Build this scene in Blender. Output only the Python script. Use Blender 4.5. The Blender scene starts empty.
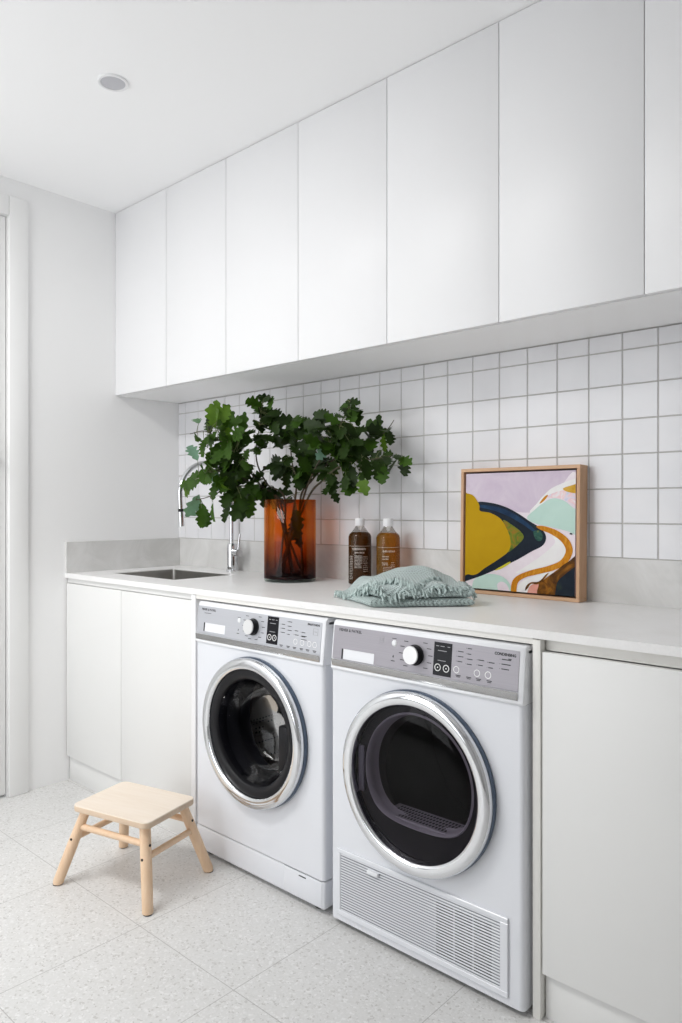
import bpy, bmesh, math, random
from mathutils import Vector, Matrix, noise
PI = math.pi
R = math.radians
C = bpy.context.scene.collection
S = bpy.context.scene
random.seed(7)

# ------------------------------------------------------------------ materials
def nmat(name):
    m = bpy.data.materials.new(name); m.use_nodes = True
    nt = m.node_tree
    b = nt.nodes.get('Principled BSDF')
    return m, nt, b
def setp(b, col=None, rough=None, metal=None, spec=None, coat=None, coat_r=None):
    if col is not None: b.inputs['Base Color'].default_value = (*col, 1)
    if rough is not None: b.inputs['Roughness'].default_value = rough
    if metal is not None: b.inputs['Metallic'].default_value = metal
    if spec is not None: b.inputs['Specular IOR Level'].default_value = spec
    if coat is not None: b.inputs['Coat Weight'].default_value = coat
    if coat_r is not None: b.inputs['Coat Roughness'].default_value = coat_r
def coords(nt, scale=(1, 1, 1)):
    tc = nt.nodes.new('ShaderNodeTexCoord'); mp = nt.nodes.new('ShaderNodeMapping')
    mp.inputs['Scale'].default_value = scale
    nt.links.new(tc.outputs['Object'], mp.inputs['Vector'])
    return mp.outputs['Vector']
def ramp(nt, fac, stops):
    r = nt.nodes.new('ShaderNodeValToRGB')
    e = r.color_ramp.elements
    while len(e) > 1: e.remove(e[-1])
    e[0].position = stops[0][0]; e[0].color = (*stops[0][1], 1)
    for p, c in stops[1:]:
        n = e.new(p); n.color = (*c, 1)
    nt.links.new(fac, r.inputs['Fac'])
    return r.outputs['Color']
def noise_tex(nt, vec, scale, detail=3, rough=.5, dist=0):
    n = nt.nodes.new('ShaderNodeTexNoise')
    n.inputs['Scale'].default_value = scale; n.inputs['Detail'].default_value = detail
    n.inputs['Roughness'].default_value = rough; n.inputs['Distortion'].default_value = dist
    nt.links.new(vec, n.inputs['Vector'])
    return n.outputs['Fac']
def bump(nt, b, height, strength=.1, dist=.002):
    n = nt.nodes.new('ShaderNodeBump')
    n.inputs['Strength'].default_value = strength; n.inputs['Distance'].default_value = dist
    nt.links.new(height, n.inputs['Height']); nt.links.new(n.outputs['Normal'], b.inputs['Normal'])
def math_node(nt, op, a, b=None):
    n = nt.nodes.new('ShaderNodeMath'); n.operation = op
    for i, v in enumerate((a, b)):
        if v is None: continue
        if isinstance(v, (int, float)): n.inputs[i].default_value = v
        else: nt.links.new(v, n.inputs[i])
    return n.outputs[0]
def mixc(nt, fac, a, b, mode='MIX'):
    n = nt.nodes.new('ShaderNodeMix'); n.data_type = 'RGBA'; n.blend_type = mode
    for sock, v in ((n.inputs[0], fac), (n.inputs[6], a), (n.inputs[7], b)):
        if isinstance(v, (int, float)): sock.default_value = v
        elif isinstance(v, tuple): sock.default_value = (*v, 1)
        else: nt.links.new(v, sock)
    return n.outputs[2]

M = {}
def plain(name, col, rough=.5, metal=0, spec=.5, var=0.0, scale=8, coat=0):
    m, nt, b = nmat(name); setp(b, col, rough, metal, spec, coat, .08)
    v = coords(nt)
    f = noise_tex(nt, v, scale, 4)
    lo = tuple(c * (1 - var) for c in col); hi = tuple(min(1, c * (1 + var)) for c in col)
    nt.links.new(ramp(nt, f, [(.3, lo), (.7, hi)]), b.inputs['Base Color'])
    M[name] = m
    return m
plain('wall_paint', (.89, .89, .89), .6, var=.006, scale=3)
plain('ceiling_paint', (.95, .95, .955), .7, var=.004, scale=2)
plain('trim_paint', (.85, .85, .845), .35, var=.004)
plain('cabinet_white', (.815, .815, .825), .38, var=.004, scale=2)
plain('cabinet_edge', (.80, .79, .755), .42, var=.01, scale=4)
plain('base_white', (.785, .785, .775), .38, var=.006, scale=2)
plain('shelf_under', (.91, .91, .91), .22, var=.004)
plain('enamel', (.765, .78, .82), .22, var=.004, coat=.3)
plain('enamel_fascia', (.83, .84, .87), .25, var=.004, coat=.2)
plain('white_plastic', (.82, .83, .86), .35, var=.004)
plain('black_plastic', (.010, .010, .012), .38, spec=.22, var=.1)
plain('black_gloss', (.012, .012, .015), .10, spec=.12, var=.05)
plain('dark_rubber', (.02, .02, .022), .7, var=.1)
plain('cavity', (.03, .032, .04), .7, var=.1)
plain('chrome', (.74, .75, .77), .07, 1, var=.01)
plain('ring_side', (.10, .13, .18), .25, .6, var=.05)
plain('knob_face', (.74, .74, .74), .35, .4, var=.02)
plain('steel', (.46, .45, .43), .28, 1, var=.04, scale=20)
plain('print_ink', (.015, .015, .018), .5)
plain('pale_ink', (.35, .35, .37), .5)
plain('white_ink', (.80, .80, .80), .5)
plain('gap_shade_grey', (.26, .27, .30), .6)  # grey for the shade in the grille gaps
plain('red_light', (.5, .02, .03), .4)
plain('grout', (.47, .46, .44), .9, var=.06, scale=60)
plain('bottle_cap', (.87, .87, .89), .4)
plain('bezel_white', (.82, .82, .83), .4)
plain('lens_grey', (.50, .50, .53), .4)

# silver control panel: brushed, slightly violet
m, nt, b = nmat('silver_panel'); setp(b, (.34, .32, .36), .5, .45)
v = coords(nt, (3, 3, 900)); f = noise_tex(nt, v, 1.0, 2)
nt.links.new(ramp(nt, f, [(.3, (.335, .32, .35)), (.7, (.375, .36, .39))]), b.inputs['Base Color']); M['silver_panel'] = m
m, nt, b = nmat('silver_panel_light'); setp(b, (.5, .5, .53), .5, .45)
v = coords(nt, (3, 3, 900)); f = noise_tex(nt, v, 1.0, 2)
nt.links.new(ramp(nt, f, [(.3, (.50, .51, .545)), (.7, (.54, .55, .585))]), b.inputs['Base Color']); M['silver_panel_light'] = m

# glazed tile
m, nt, b = nmat('tile_glaze'); setp(b, (.80, .80, .82), .12, 0, .5)
v = coords(nt); f = noise_tex(nt, v, 9, 2)
nt.links.new(ramp(nt, f, [(.3, (.745, .745, .77)), (.7, (.775, .77, .79))]), b.inputs['Base Color'])
bump(nt, b, noise_tex(nt, v, 14, 2), .12, .004); M['tile_glaze'] = m

# stone benchtop
m, nt, b = nmat('stone'); setp(b, (.7, .7, .69), .34, 0, .4)
v = coords(nt)
f = noise_tex(nt, v, 4.5, 6, .6, .6)
c1 = ramp(nt, f, [(.35, (.84, .835, .825)), (.52, (.87, .865, .86)), (.7, (.89, .885, .88))])
f2 = noise_tex(nt, v, 160, 2)
c2 = ramp(nt, f2, [(.3, (.97, .97, .97)), (.7, (1, 1, 1))])
nt.links.new(mixc(nt, 1.0, c1, c2, 'MULTIPLY'), b.inputs['Base Color']); M['stone'] = m
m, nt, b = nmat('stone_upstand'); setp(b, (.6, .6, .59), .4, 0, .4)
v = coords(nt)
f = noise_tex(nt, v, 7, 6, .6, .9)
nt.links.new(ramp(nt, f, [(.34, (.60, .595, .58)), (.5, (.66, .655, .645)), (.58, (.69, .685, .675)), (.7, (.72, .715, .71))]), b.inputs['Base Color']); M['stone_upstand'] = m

# terrazzo floor, 400 mm slabs
m, nt, b = nmat('terrazzo'); setp(b, (.62, .61, .59), .42, 0, .4)
v = coords(nt)
vo = nt.nodes.new('ShaderNodeTexVoronoi'); vo.inputs['Scale'].default_value = 190; vo.inputs['Randomness'].default_value = 1
dn = nt.nodes.new('ShaderNodeTexNoise'); dn.inputs['Scale'].default_value = 90
nt.links.new(v, dn.inputs['Vector'])
mx = nt.nodes.new('ShaderNodeVectorMath'); mx.operation = 'MULTIPLY_ADD'
nt.links.new(dn.outputs['Color'], mx.inputs[0]); mx.inputs[1].default_value = (.012, .012, .012); nt.links.new(v, mx.inputs[2])
nt.links.new(mx.outputs[0], vo.inputs['Vector'])
sp = nt.nodes.new('ShaderNodeSeparateColor'); nt.links.new(vo.outputs['Color'], sp.inputs[0])
chips = ramp(nt, sp.outputs[0], [(0, (.56, .55, .535)), (.05, (.56, .55, .535)), (.08, (.655, .65, .635)), (.35, (.685, .68, .67)), (.75, (.70, .695, .685)), (.9, (.73, .725, .72)), (.96, (.78, .775, .77))])
vo2 = nt.nodes.new('ShaderNodeTexVoronoi'); vo2.inputs['Scale'].default_value = 95
nt.links.new(mx.outputs[0], vo2.inputs['Vector'])
sp2 = nt.nodes.new('ShaderNodeSeparateColor'); nt.links.new(vo2.outputs['Color'], sp2.inputs[0])
dark = math_node(nt, 'MULTIPLY', math_node(nt, 'LESS_THAN', vo2.outputs['Distance'], .23), math_node(nt, 'GREATER_THAN', sp2.outputs[1], .90))
col = mixc(nt, math_node(nt, 'MULTIPLY', dark, .55), chips, (.36, .34, .31))
lite = math_node(nt, 'MULTIPLY', math_node(nt, 'LESS_THAN', vo2.outputs['Distance'], .28), math_node(nt, 'LESS_THAN', sp2.outputs[1], .10))
col = mixc(nt, math_node(nt, 'MULTIPLY', lite, .35), col, (.84, .83, .82))
f3 = noise_tex(nt, v, 2.2, 4)
col = mixc(nt, 1.0, col, ramp(nt, f3, [(.3, (.95, .95, .95)), (.7, (1, 1, 1))]), 'MULTIPLY')
sx = nt.nodes.new('ShaderNodeSeparateXYZ'); nt.links.new(v, sx.inputs[0])
def joint(sock, off, pitch=.404):
    a = math_node(nt, 'ADD', sock, off)
    fr = math_node(nt, 'FLOORED_MODULO', a, pitch)
    d = math_node(nt, 'ABSOLUTE', math_node(nt, 'SUBTRACT', fr, pitch / 2))
    return math_node(nt, 'LESS_THAN', d, .0011)
jx = joint(sx.outputs[0], -1.19 + .202 + 10 * .404); jy = joint(sx.outputs[1], .975 + .202 + 10 * .404)
jj = math_node(nt, 'MAXIMUM', jx, jy)
col = mixc(nt, math_node(nt, 'MULTIPLY', jj, .75), col, (.36, .35, .34))
nt.links.new(col, b.inputs['Base Color']); M['terrazzo'] = m

# timber
def wood(name, a, bcol, scale=(40, 3, 40), rough=.45):
    m, nt, b = nmat(name); setp(b, a, rough, 0, .35)
    v = coords(nt, scale); f = noise_tex(nt, v, 1.0, 5, .55, .8)
    nt.links.new(ramp(nt, f, [(.32, a), (.68, bcol)]), b.inputs['Base Color']); M[name] = m
wood('birch_seat', (.80, .69, .575), (.84, .74, .635), (6, 60, 60))
wood('birch_leg', (.77, .54, .355), (.82, .61, .43), (60, 60, 5))
wood('birch_edge', (.66, .50, .36), (.72, .57, .43), (6, 60, 60))
wood('oak_frame', (.56, .33, .19), (.64, .40, .245), (30, 30, 6))
wood('oak_frame_rail', (.60, .37, .22), (.68, .44, .28), (6, 30, 30))

# leaves
def leafmat(name, col, trans=.22, rough=.42):
    m, nt, b = nmat(name); setp(b, col, rough, 0, .22)
    v = coords(nt); f = noise_tex(nt, v, 30, 3)
    lo = tuple(c * .72 for c in col); hi = tuple(c * 1.25 for c in col)
    cc = ramp(nt, f, [(.3, lo), (.7, hi)])
    nt.links.new(cc, b.inputs['Base Color'])
    t = nt.nodes.new('ShaderNodeBsdfTranslucent')
    t.inputs['Color'].default_value = (min(1, col[0] * 1.8), min(1, col[1] * 1.9), col[2] * .9, 1)
    mx = nt.nodes.new('ShaderNodeMixShader'); mx.inputs[0].default_value = trans
    out = nt.nodes['Material Output']
    nt.links.new(b.outputs[0], mx.inputs[1]); nt.links.new(t.outputs[0], mx.inputs[2]); nt.links.new(mx.outputs[0], out.inputs[0])
    M[name] = m
leafmat('leaf_dark', (.016, .037, .004), .12, .5)
leafmat('leaf_mid', (.036, .085, .008), .2, .5)
leafmat('leaf_bright', (.085, .165, .015), .25, .5)
leafmat('leaf_pale', (.14, .25, .19), .25, .55)
plain('twig', (.055, .045, .025), .7, var=.25, scale=40)
plain('twig_green', (.11, .13, .045), .6, var=.25, scale=40)

# tinted clear glass: colour filter plus surface reflection
def tinted(name, stops, axis='Z', z0=0, z1=1, rough=.02, refl=.5):
    m, nt, b = nmat(name); nt.nodes.remove(b)
    out = nt.nodes['Material Output']
    v = coords(nt); sx = nt.nodes.new('ShaderNodeSeparateXYZ'); nt.links.new(v, sx.inputs[0])
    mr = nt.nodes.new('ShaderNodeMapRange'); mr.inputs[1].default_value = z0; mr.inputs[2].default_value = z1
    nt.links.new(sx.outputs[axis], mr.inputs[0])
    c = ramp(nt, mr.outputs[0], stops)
    t = nt.nodes.new('ShaderNodeBsdfTransparent'); nt.links.new(c, t.inputs[0])
    g = nt.nodes.new('ShaderNodeBsdfGlossy'); g.inputs['Roughness'].default_value = rough
    fr = nt.nodes.new('ShaderNodeFresnel'); fr.inputs[0].default_value = 1.5
    fm = math_node(nt, 'MULTIPLY', fr.outputs[0], refl)
    mx = nt.nodes.new('ShaderNodeMixShader')
    nt.links.new(fm, mx.inputs[0]); nt.links.new(t.outputs[0], mx.inputs[1]); nt.links.new(g.outputs[0], mx.inputs[2])
    nt.links.new(mx.outputs[0], out.inputs[0]); M[name] = m
# amber glass tinted more deeply towards the base
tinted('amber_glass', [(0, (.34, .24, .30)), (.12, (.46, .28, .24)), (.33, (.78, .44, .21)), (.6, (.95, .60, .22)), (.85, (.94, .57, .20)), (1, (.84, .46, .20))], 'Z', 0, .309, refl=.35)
tinted('clear_glass', [(0, (.86, .92, .89)), (1, (.86, .92, .89))])
tinted('clear_bottle', [(0, (.90, .90, .88)), (1, (.90, .90, .88))])
tinted('smoked_glass', [(0, (.64, .61, .66)), (1, (.64, .61, .66))], refl=.28)
tinted('door_glass', [(0, (.66, .66, .72)), (1, (.66, .66, .72))], refl=.5)
def liquid(name, c):
    m, nt, b = nmat(name); setp(b, c, .15, 0, .3)
    v = coords(nt); f = noise_tex(nt, v, 25, 2)
    lo = tuple(x * .9 for x in c); hi = tuple(x * 1.1 for x in c)
    nt.links.new(ramp(nt, f, [(.3, lo), (.7, hi)]), b.inputs['Base Color'])
    t = nt.nodes.new('ShaderNodeBsdfTransparent'); t.inputs[0].default_value = (min(1, c[0] * 2.6), c[1] * 2.4, c[2] * 1.6, 1)
    mx = nt.nodes.new('ShaderNodeMixShader'); mx.inputs[0].default_value = .6
    nt.links.new(b.outputs[0], mx.inputs[1]); nt.links.new(t.outputs[0], mx.inputs[2])
    nt.links.new(mx.outputs[0], nt.nodes['Material Output'].inputs[0]); M[name] = m
liquid('dark_amber_liquid', (.13, .062, .014))
liquid('golden_liquid', (.33, .185, .020))

# waffle cloth
def cloth(name, c):
    m, nt, b = nmat(name); setp(b, c, .95, 0, .1)
    b.inputs['Sheen Weight'].default_value = .25
    uv = nt.nodes.new('ShaderNodeUVMap'); uv.uv_map = 'UVMap'
    sx = nt.nodes.new('ShaderNodeSeparateXYZ'); nt.links.new(uv.outputs[0], sx.inputs[0])
    k = 2 * PI / .0085
    a = math_node(nt, 'SINE', math_node(nt, 'MULTIPLY', sx.outputs[0], k)); d = math_node(nt, 'SINE', math_node(nt, 'MULTIPLY', sx.outputs[1], k))
    h = math_node(nt, 'MAXIMUM', a, d)
    mr = nt.nodes.new('ShaderNodeMapRange'); mr.inputs[1].default_value = -1; mr.inputs[2].default_value = 1
    nt.links.new(h, mr.inputs[0])
    nt.links.new(ramp(nt, mr.outputs[0], [(0, tuple(x * .55 for x in c)), (.6, c), (1, tuple(min(1, x * 1.08) for x in c))]), b.inputs['Base Color'])
    bump(nt, b, mr.outputs[0], .8, .003)
    M[name] = m
cloth('waffle_cloth', (.50, .585, .575))
cloth('waffle_cloth_shaded', (.43, .515, .50))  # same cloth with shade put into its colour, for the under folds
plain('fringe_yarn', (.47, .555, .54), .95, spec=.1, var=.15, scale=80)

# paints of the canvas
def paint(name, stops, scale=9, dist=1.5, sc=(1, 1, 1)):
    m, nt, b = nmat(name); setp(b, stops[0][1], .6, 0, .12)
    v = coords(nt, sc); f = noise_tex(nt, v, scale, 5, .6, dist)
    nt.links.new(ramp(nt, f, stops), b.inputs['Base Color']); M[name] = m
paint('p_lilac', [(.3, (.60, .50, .62)), (.55, (.66, .57, .67)), (.75, (.72, .64, .72))])
paint('p_blush', [(.3, (.78, .68, .74)), (.55, (.84, .77, .82)), (.7, (.88, .85, .86))], 5)
paint('p_white', [(.3, (.82, .80, .80)), (.7, (.89, .89, .88))], 10)
paint('p_mint', [(.3, (.50, .69, .62)), (.7, (.57, .75, .68))], 7)
paint('p_mustard', [(.3, (.48, .282, .003)), (.7, (.53, .32, .005))], 6)
paint('p_black', [(.3, (.008, .012, .022)), (.6, (.014, .022, .034)), (.8, (.03, .05, .03))], 12)
paint('p_blue', [(.3, (.008, .02, .055)), (.7, (.02, .06, .13))], 14)
paint('p_green', [(.3, (.07, .12, .02)), (.5, (.16, .20, .02)), (.6, (.32, .16, .02)), (.75, (.02, .06, .04))], 28)
paint('p_teal', [(.35, (.01, .03, .03)), (.55, (.04, .12, .09)), (.7, (.22, .22, .02))], 40)
paint('p_orange', [(.3, (.46, .15, .008)), (.55, (.60, .24, .015)), (.75, (.70, .36, .05))], 22, 2, (3, 1, 1))
paint('p_gold', [(.3, (.58, .32, .02)), (.7, (.72, .45, .10))], 20)
paint('p_multi', [(.3, (.55, .62, .78)), (.45, (.78, .70, .78)), (.55, (.86, .60, .62)), (.7, (.86, .84, .86))], 30)
paint('p_brown', [(.3, (.035, .015, .008)), (.5, (.14, .055, .008)), (.62, (.30, .11, .012)), (.8, (.10, .12, .015))], 16, 2)
paint('p_coral', [(.3, (.70, .28, .22)), (.7, (.82, .42, .34))], 10)
paint('p_yellow', [(.3, (.55, .50, .03)), (.7, (.68, .60, .06))], 10)

# ------------------------------------------------------------------ geometry helpers
def bm_new(): return bmesh.new()
def merge(dst, src, mi=None):
    me = bpy.data.meshes.new('tmp')
    if mi is not None:
        for f in src.faces: f.material_index = mi
    src.to_mesh(me); src.free(); dst.from_mesh(me); bpy.data.meshes.remove(me)
def box(bm, x0, x1, y0, y1, z0, z1, bev=0, seg=2, mi=0, edges=None):
    t = bm_new(); bmesh.ops.create_cube(t, size=1)
    for v in t.verts:
        v.co = Vector(((x0 + x1) / 2 + v.co.x * (x1 - x0), (y0 + y1) / 2 + v.co.y * (y1 - y0), (z0 + z1) / 2 + v.co.z * (z1 - z0)))
    if bev:
        es = [e for e in t.edges if edges is None or edges(e)]
        bmesh.ops.bevel(t, geom=es, offset=bev, segments=seg, profile=.5, affect='EDGES')
    merge(bm, t, mi)
def ring_faces(bm, loops, closed=True, mi=0, smooth=True):
    n = len(loops[0])
    for a, b in zip(loops[:-1], loops[1:]):
        for i in range(n if closed else n - 1):
            j = (i + 1) % n
            try:
                f = bm.faces.new((a[i], a[j], b[j], b[i])); f.material_index = mi; f.smooth = smooth
            except ValueError: pass
def lathe(bm, prof, center=(0, 0, 0), axis='Z', seg=48, mi=0, cap0=False, cap1=False, mis=None):
    cx, cy, cz = center; loops = []
    for r, h in prof:
        lp = []
        for i in range(seg):
            a = 2 * PI * i / seg; u, w = r * math.cos(a), r * math.sin(a)
            if axis == 'Z': p = (cx + u, cy + w, cz + h)
            elif axis == 'Y': p = (cx + u, cy + h, cz + w)
            else: p = (cx + h, cy + u, cz + w)
            lp.append(bm.verts.new(p))
        loops.append(lp)
    if mis:
        for k in range(len(loops) - 1): ring_faces(bm, loops[k:k + 2], mi=mis[k])
    else: ring_faces(bm, loops, mi=mi)
    if cap0: f = bm.faces.new(loops[0]); f.material_index = mis[0] if mis else mi
    if cap1: f = bm.faces.new(loops[-1]); f.material_index = mis[-1] if mis else mi
def tube(bm, pts, rad, seg=10, mi=0, caps=True, smooth=True):
    pts = [Vector(p) for p in pts]
    if not isinstance(rad, (list, tuple)): rad = [rad] * len(pts)
    loops = []; up = None
    for i, p in enumerate(pts):
        d = (pts[min(i + 1, len(pts) - 1)] - pts[max(i - 1, 0)]).normalized()
        if up is None:
            up = Vector((0, 0, 1)) if abs(d.z) < .9 else Vector((1, 0, 0))
        s = d.cross(up); s = s.normalized() if s.length > 1e-6 else Vector((1, 0, 0))
        up = s.cross(d).normalized()
        loops.append([bm.verts.new(p + (s * math.cos(2 * PI * k / seg) + up * math.sin(2 * PI * k / seg)) * rad[i]) for k in range(seg)])
    ring_faces(bm, loops, mi=mi, smooth=smooth)
    if caps:
        for l in (loops[0], loops[-1]):
            f = bm.faces.new(l); f.material_index = mi
def fill_poly(bm, pts, mi=0):
    vs = [bm.verts.new(p) for p in pts]
    f = bm.faces.new(vs); f.material_index = mi
    return f
def prism(bm, pts2, y0, y1, mi=0, plane='XZ'):
    def P(a, b, h): return (a, h, b) if plane == 'XZ' else (a, b, h)
    A = [bm.verts.new(P(a, b, y0)) for a, b in pts2]; B = [bm.verts.new(P(a, b, y1)) for a, b in pts2]
    n = len(A)
    for f in (bm.faces.new(A), bm.faces.new(B[::-1])): f.material_index = mi
    for i in range(n):
        f = bm.faces.new((A[i], B[i], B[(i + 1) % n], A[(i + 1) % n])); f.material_index = mi
def spline(pts, n=8, closed=False):
    P = [Vector(p) for p in pts]; out = []; L = len(P)
    for i in range(L if closed else L - 1):
        if closed: p0, p1, p2, p3 = P[(i - 1) % L], P[i], P[(i + 1) % L], P[(i + 2) % L]
        else: p0, p1, p2, p3 = P[max(i - 1, 0)], P[i], P[i + 1], P[min(i + 2, L - 1)]
        for k in range(n):
            t = k / n
            out.append(.5 * ((2 * p1) + (p2 - p0) * t + (2 * p0 - 5 * p1 + 4 * p2 - p3) * t * t + (3 * p1 - p0 - 3 * p2 + p3) * t ** 3))
    if not closed: out.append(P[-1].copy())
    return out
def obj(name, bm, mats, parent=None, loc=None, rot=None, angle=35, normals=True):
    if normals: bmesh.ops.recalc_face_normals(bm, faces=bm.faces)
    me = bpy.data.meshes.new(name); bm.to_mesh(me); bm.free()
    if not isinstance(mats, (list, tuple)): mats = [mats]
    for m in mats: me.materials.append(M[m])
    for p in me.polygons: p.use_smooth = True
    me.set_sharp_from_angle(angle=R(angle))
    o = bpy.data.objects.new(name, me); C.objects.link(o)
    if parent is not None: o.parent = parent
    if loc: o.location = loc
    if rot: o.rotation_euler = rot
    return o
def thing(name, label, cat, loc=(0, 0, 0), rotz=0, group=None):
    o = bpy.data.objects.new(name, None); C.objects.link(o)
    o.location = loc; o.rotation_euler = (0, 0, rotz); o.empty_display_size = .05
    o['label'] = label; o['category'] = cat
    if group: o['group'] = group
    return o
def struct(o):
    o['kind'] = 'structure'; return o
def text_bm(s, size, align='LEFT', bold=.0):
    cu = bpy.data.curves.new('t', 'FONT'); cu.body = s; cu.size = size; cu.align_x = align; cu.extrude = .00015; cu.offset = bold
    o = bpy.data.objects.new('t', cu); C.objects.link(o)
    dg = bpy.context.evaluated_depsgraph_get(); dg.update()
    me = bpy.data.meshes.new_from_object(o.evaluated_get(dg))
    bpy.data.objects.remove(o); bpy.data.curves.remove(cu)
    t = bm_new(); t.from_mesh(me); bpy.data.meshes.remove(me)
    return t

# ------------------------------------------------------------------ room
RX, RY, H = 3.5, -2.85, 2.49
def slab(name, x0, x1, y0, y1, z0, z1, mat):
    bm = bm_new(); box(bm, x0, x1, y0, y1, z0, z1)
    return struct(obj(name, bm, mat))
slab('floor', -.12, RX + .1, RY - .1, .12, -.1, 0, 'terrazzo')
slab('ceiling', -.12, RX + .1, RY - .1, .12, H, H + .1, 'ceiling_paint')
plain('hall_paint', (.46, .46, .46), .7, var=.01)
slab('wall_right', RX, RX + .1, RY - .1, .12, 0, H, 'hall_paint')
# left wall with a door opening
DY0, DY1, DH = -1.66, -.8235, 2.335
bm = bm_new()
box(bm, -.12, 0, DY1, .12, 0, H); box(bm, -.12, 0, RY - .1, DY0, 0, H); box(bm, -.12, 0, DY0, DY1, DH, H)
struct(obj('wall_left', bm, 'wall_paint'))
bm = bm_new()
box(bm, -.045, -.004, DY0 + .005, DY1 - .005, .012, DH - .004, .002)
door = struct(obj('door_1', bm, 'trim_paint'))
bm = bm_new()
lathe(bm, [(.0, -.0045), (.026, -.0045), (.026, .002), (.009, -.004), (.009, .034), (.009, .046), (0, .046)], (0, DY1 - .062, 1.385), 'X', 24)
tube(bm, [(.040, DY1 - .062, 1.385), (.040, DY1 - .062 - .11, 1.385)], .009, 12)
obj('door_handle', bm, 'steel', door)
# architrave around the door
bm = bm_new()
def arch(y0, y1, z0, z1):
    box(bm, -.001, .016, y0, y1, z0, z1, .004, 2)
arch(DY1 + .0015, DY1 + .080, 0, DH + .08); arch(DY0 - .080, DY0 - .0015, 0, DH + .08); arch(DY0 - .001, DY1 + .001, DH, DH + .08)
struct(obj('trim_1', bm, 'trim_paint'))
bm = bm_new()   # door lining inside the opening
for a, c in ((DY1 - .001, DY1 + .001), (DY0 - .001, DY0 + .001)): box(bm, -.115, .001, a, c, 0, DH)
struct(obj('trim_2', bm, 'trim_paint'))

# wall with the window, behind the camera
WX0, WX1, WZ0, WZ1 = .08, 1.48, .30, 2.25
bm = bm_new()
box(bm, -.12, WX0, RY - .1, RY, 0, H); box(bm, WX1, RX + .1, RY - .1, RY, 0, H)
box(bm, WX0, WX1, RY - .1, RY, 0, WZ0); box(bm, WX0, WX1, RY - .1, RY, WZ1, H)
struct(obj('wall_front', bm, 'hall_paint'))
bm = bm_new()
for x0, x1, z0, z1 in ((WX0, WX0 + .05, WZ0, WZ1), (WX1 - .05, WX1, WZ0, WZ1), (WX0 + .05, WX1 - .05, WZ0, WZ0 + .05), (WX0 + .05, WX1 - .05, WZ1 - .05, WZ1), ((WX0 + WX1) / 2 - .025, (WX0 + WX1) / 2 + .025, WZ0 + .05, WZ1 - .05)):
    box(bm, x0, x1, RY - .08, RY - .03, z0, z1, .003)
win = struct(obj('window_1', bm, 'trim_paint'))

# back wall and its tiling
bm = bm_new(); box(bm, -.12, RX + .1, .012, .12, 0, H)
wb = struct(obj('wall_back', bm, 'wall_paint'))
bm = bm_new()
BZ, TZ1 = 1.017, 1.668
box(bm, 0, RX, .0022, .0125, BZ - .004, TZ1, mi=1)
g = .0011; rng = random.Random(3)
for i in range(-1, 36):
    x0, x1 = max(.056 + .1 * i, .0) + g, min(.056 + .1 * (i + 1), RX) - g
    if i == -1: x0 = .0008
    for j in range(7):
        z0, z1 = BZ + .1 * j + g, min(BZ + .1 * (j + 1) - g, TZ1 - .001)
        b_ = .0016
        tx, tz = rng.uniform(-.0002, .0002), rng.uniform(-.00025, .00025)
        fr = [bm.verts.new((x, 0 + sx_ * tx + sz_ * tz, z)) for x, z, sx_, sz_ in ((x0 + b_, z0 + b_, -1, -1), (x1 - b_, z0 + b_, 1, -1), (x1 - b_, z1 - b_, 1, 1), (x0 + b_, z1 - b_, -1, 1))]
        bk = [bm.verts.new((x, .0028, z)) for x, z in ((x0, z0), (x1, z0), (x1, z1), (x0, z1))]
        bm.faces.new(fr)
        for k in range(4): bm.faces.new((fr[k], bk[k], bk[(k + 1) % 4], fr[(k + 1) % 4]))
obj('tiling', bm, ['tile_glaze', 'grout'], wb, angle=20)

# recessed downlight
dl = thing('recessed_downlight', 'round white recessed downlight, switched off, in the ceiling', 'ceiling light', (.911, -.892, H))
bm = bm_new()
lathe(bm, [(.047, .0), (.047, -.004), (.044, -.006), (.038, -.005), (.036, .0)], seg=40)
obj('bezel', bm, 'bezel_white', dl)
bm = bm_new()
lathe(bm, [(.0372, -.0032), (.036, -.0034), (.018, -.0044), (.0001, -.0046)], seg=40)
obj('lens', bm, 'lens_grey', dl)

# ------------------------------------------------------------------ cabinets
def wall_unit(i, label):
    x0 = .0055 + .389 * i; x1 = x0 + .389
    if i == 0: pass
    t = thing('wall_cabinet', label, 'cabinet', ((x0 + x1) / 2, -.17, 1.6685), 0, 'white wall cabinets above the tiles')
    w = .1945
    bm = bm_new()
    lo = -w if i else -w - .005
    box(bm, lo, lo + .016, -.1486, .1695, 0, .811); box(bm, w - .016, w, -.1486, .1695, 0, .811)
    box(bm, lo + .016, w - .016, -.1486, .1695, 0, .016); box(bm, lo + .016, w - .016, -.1486, .1695, .795, .811)
    box(bm, lo + .016, w - .016, .16, .1695, .016, .795); box(bm, lo + .016, w - .016, -.12, .15, .40, .416)
    obj('body', bm, 'shelf_under', t)
    bm = bm_new()
    box(bm, lo + .0012, w - .0012, -.1716, -.152, 0, .819, .0012, 2)
    obj('door', bm, 'cabinet_white', t)
    return t
WL = ['white handleless wall cabinet at the left end, touching the left wall',
      'second white handleless wall cabinet counted from the left wall',
      'third white wall cabinet from the left wall, above the left part of the green branches',
      'fourth white wall cabinet from the left wall, above the right part of the branches',
      'fifth white wall cabinet from the left wall, next to the one above the painting',
      'sixth white wall cabinet from the left wall, above the framed painting',
      'seventh white wall cabinet from the left wall, cut by the right edge of the picture']
for i, l in enumerate(WL): wall_unit(i, l)

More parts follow.
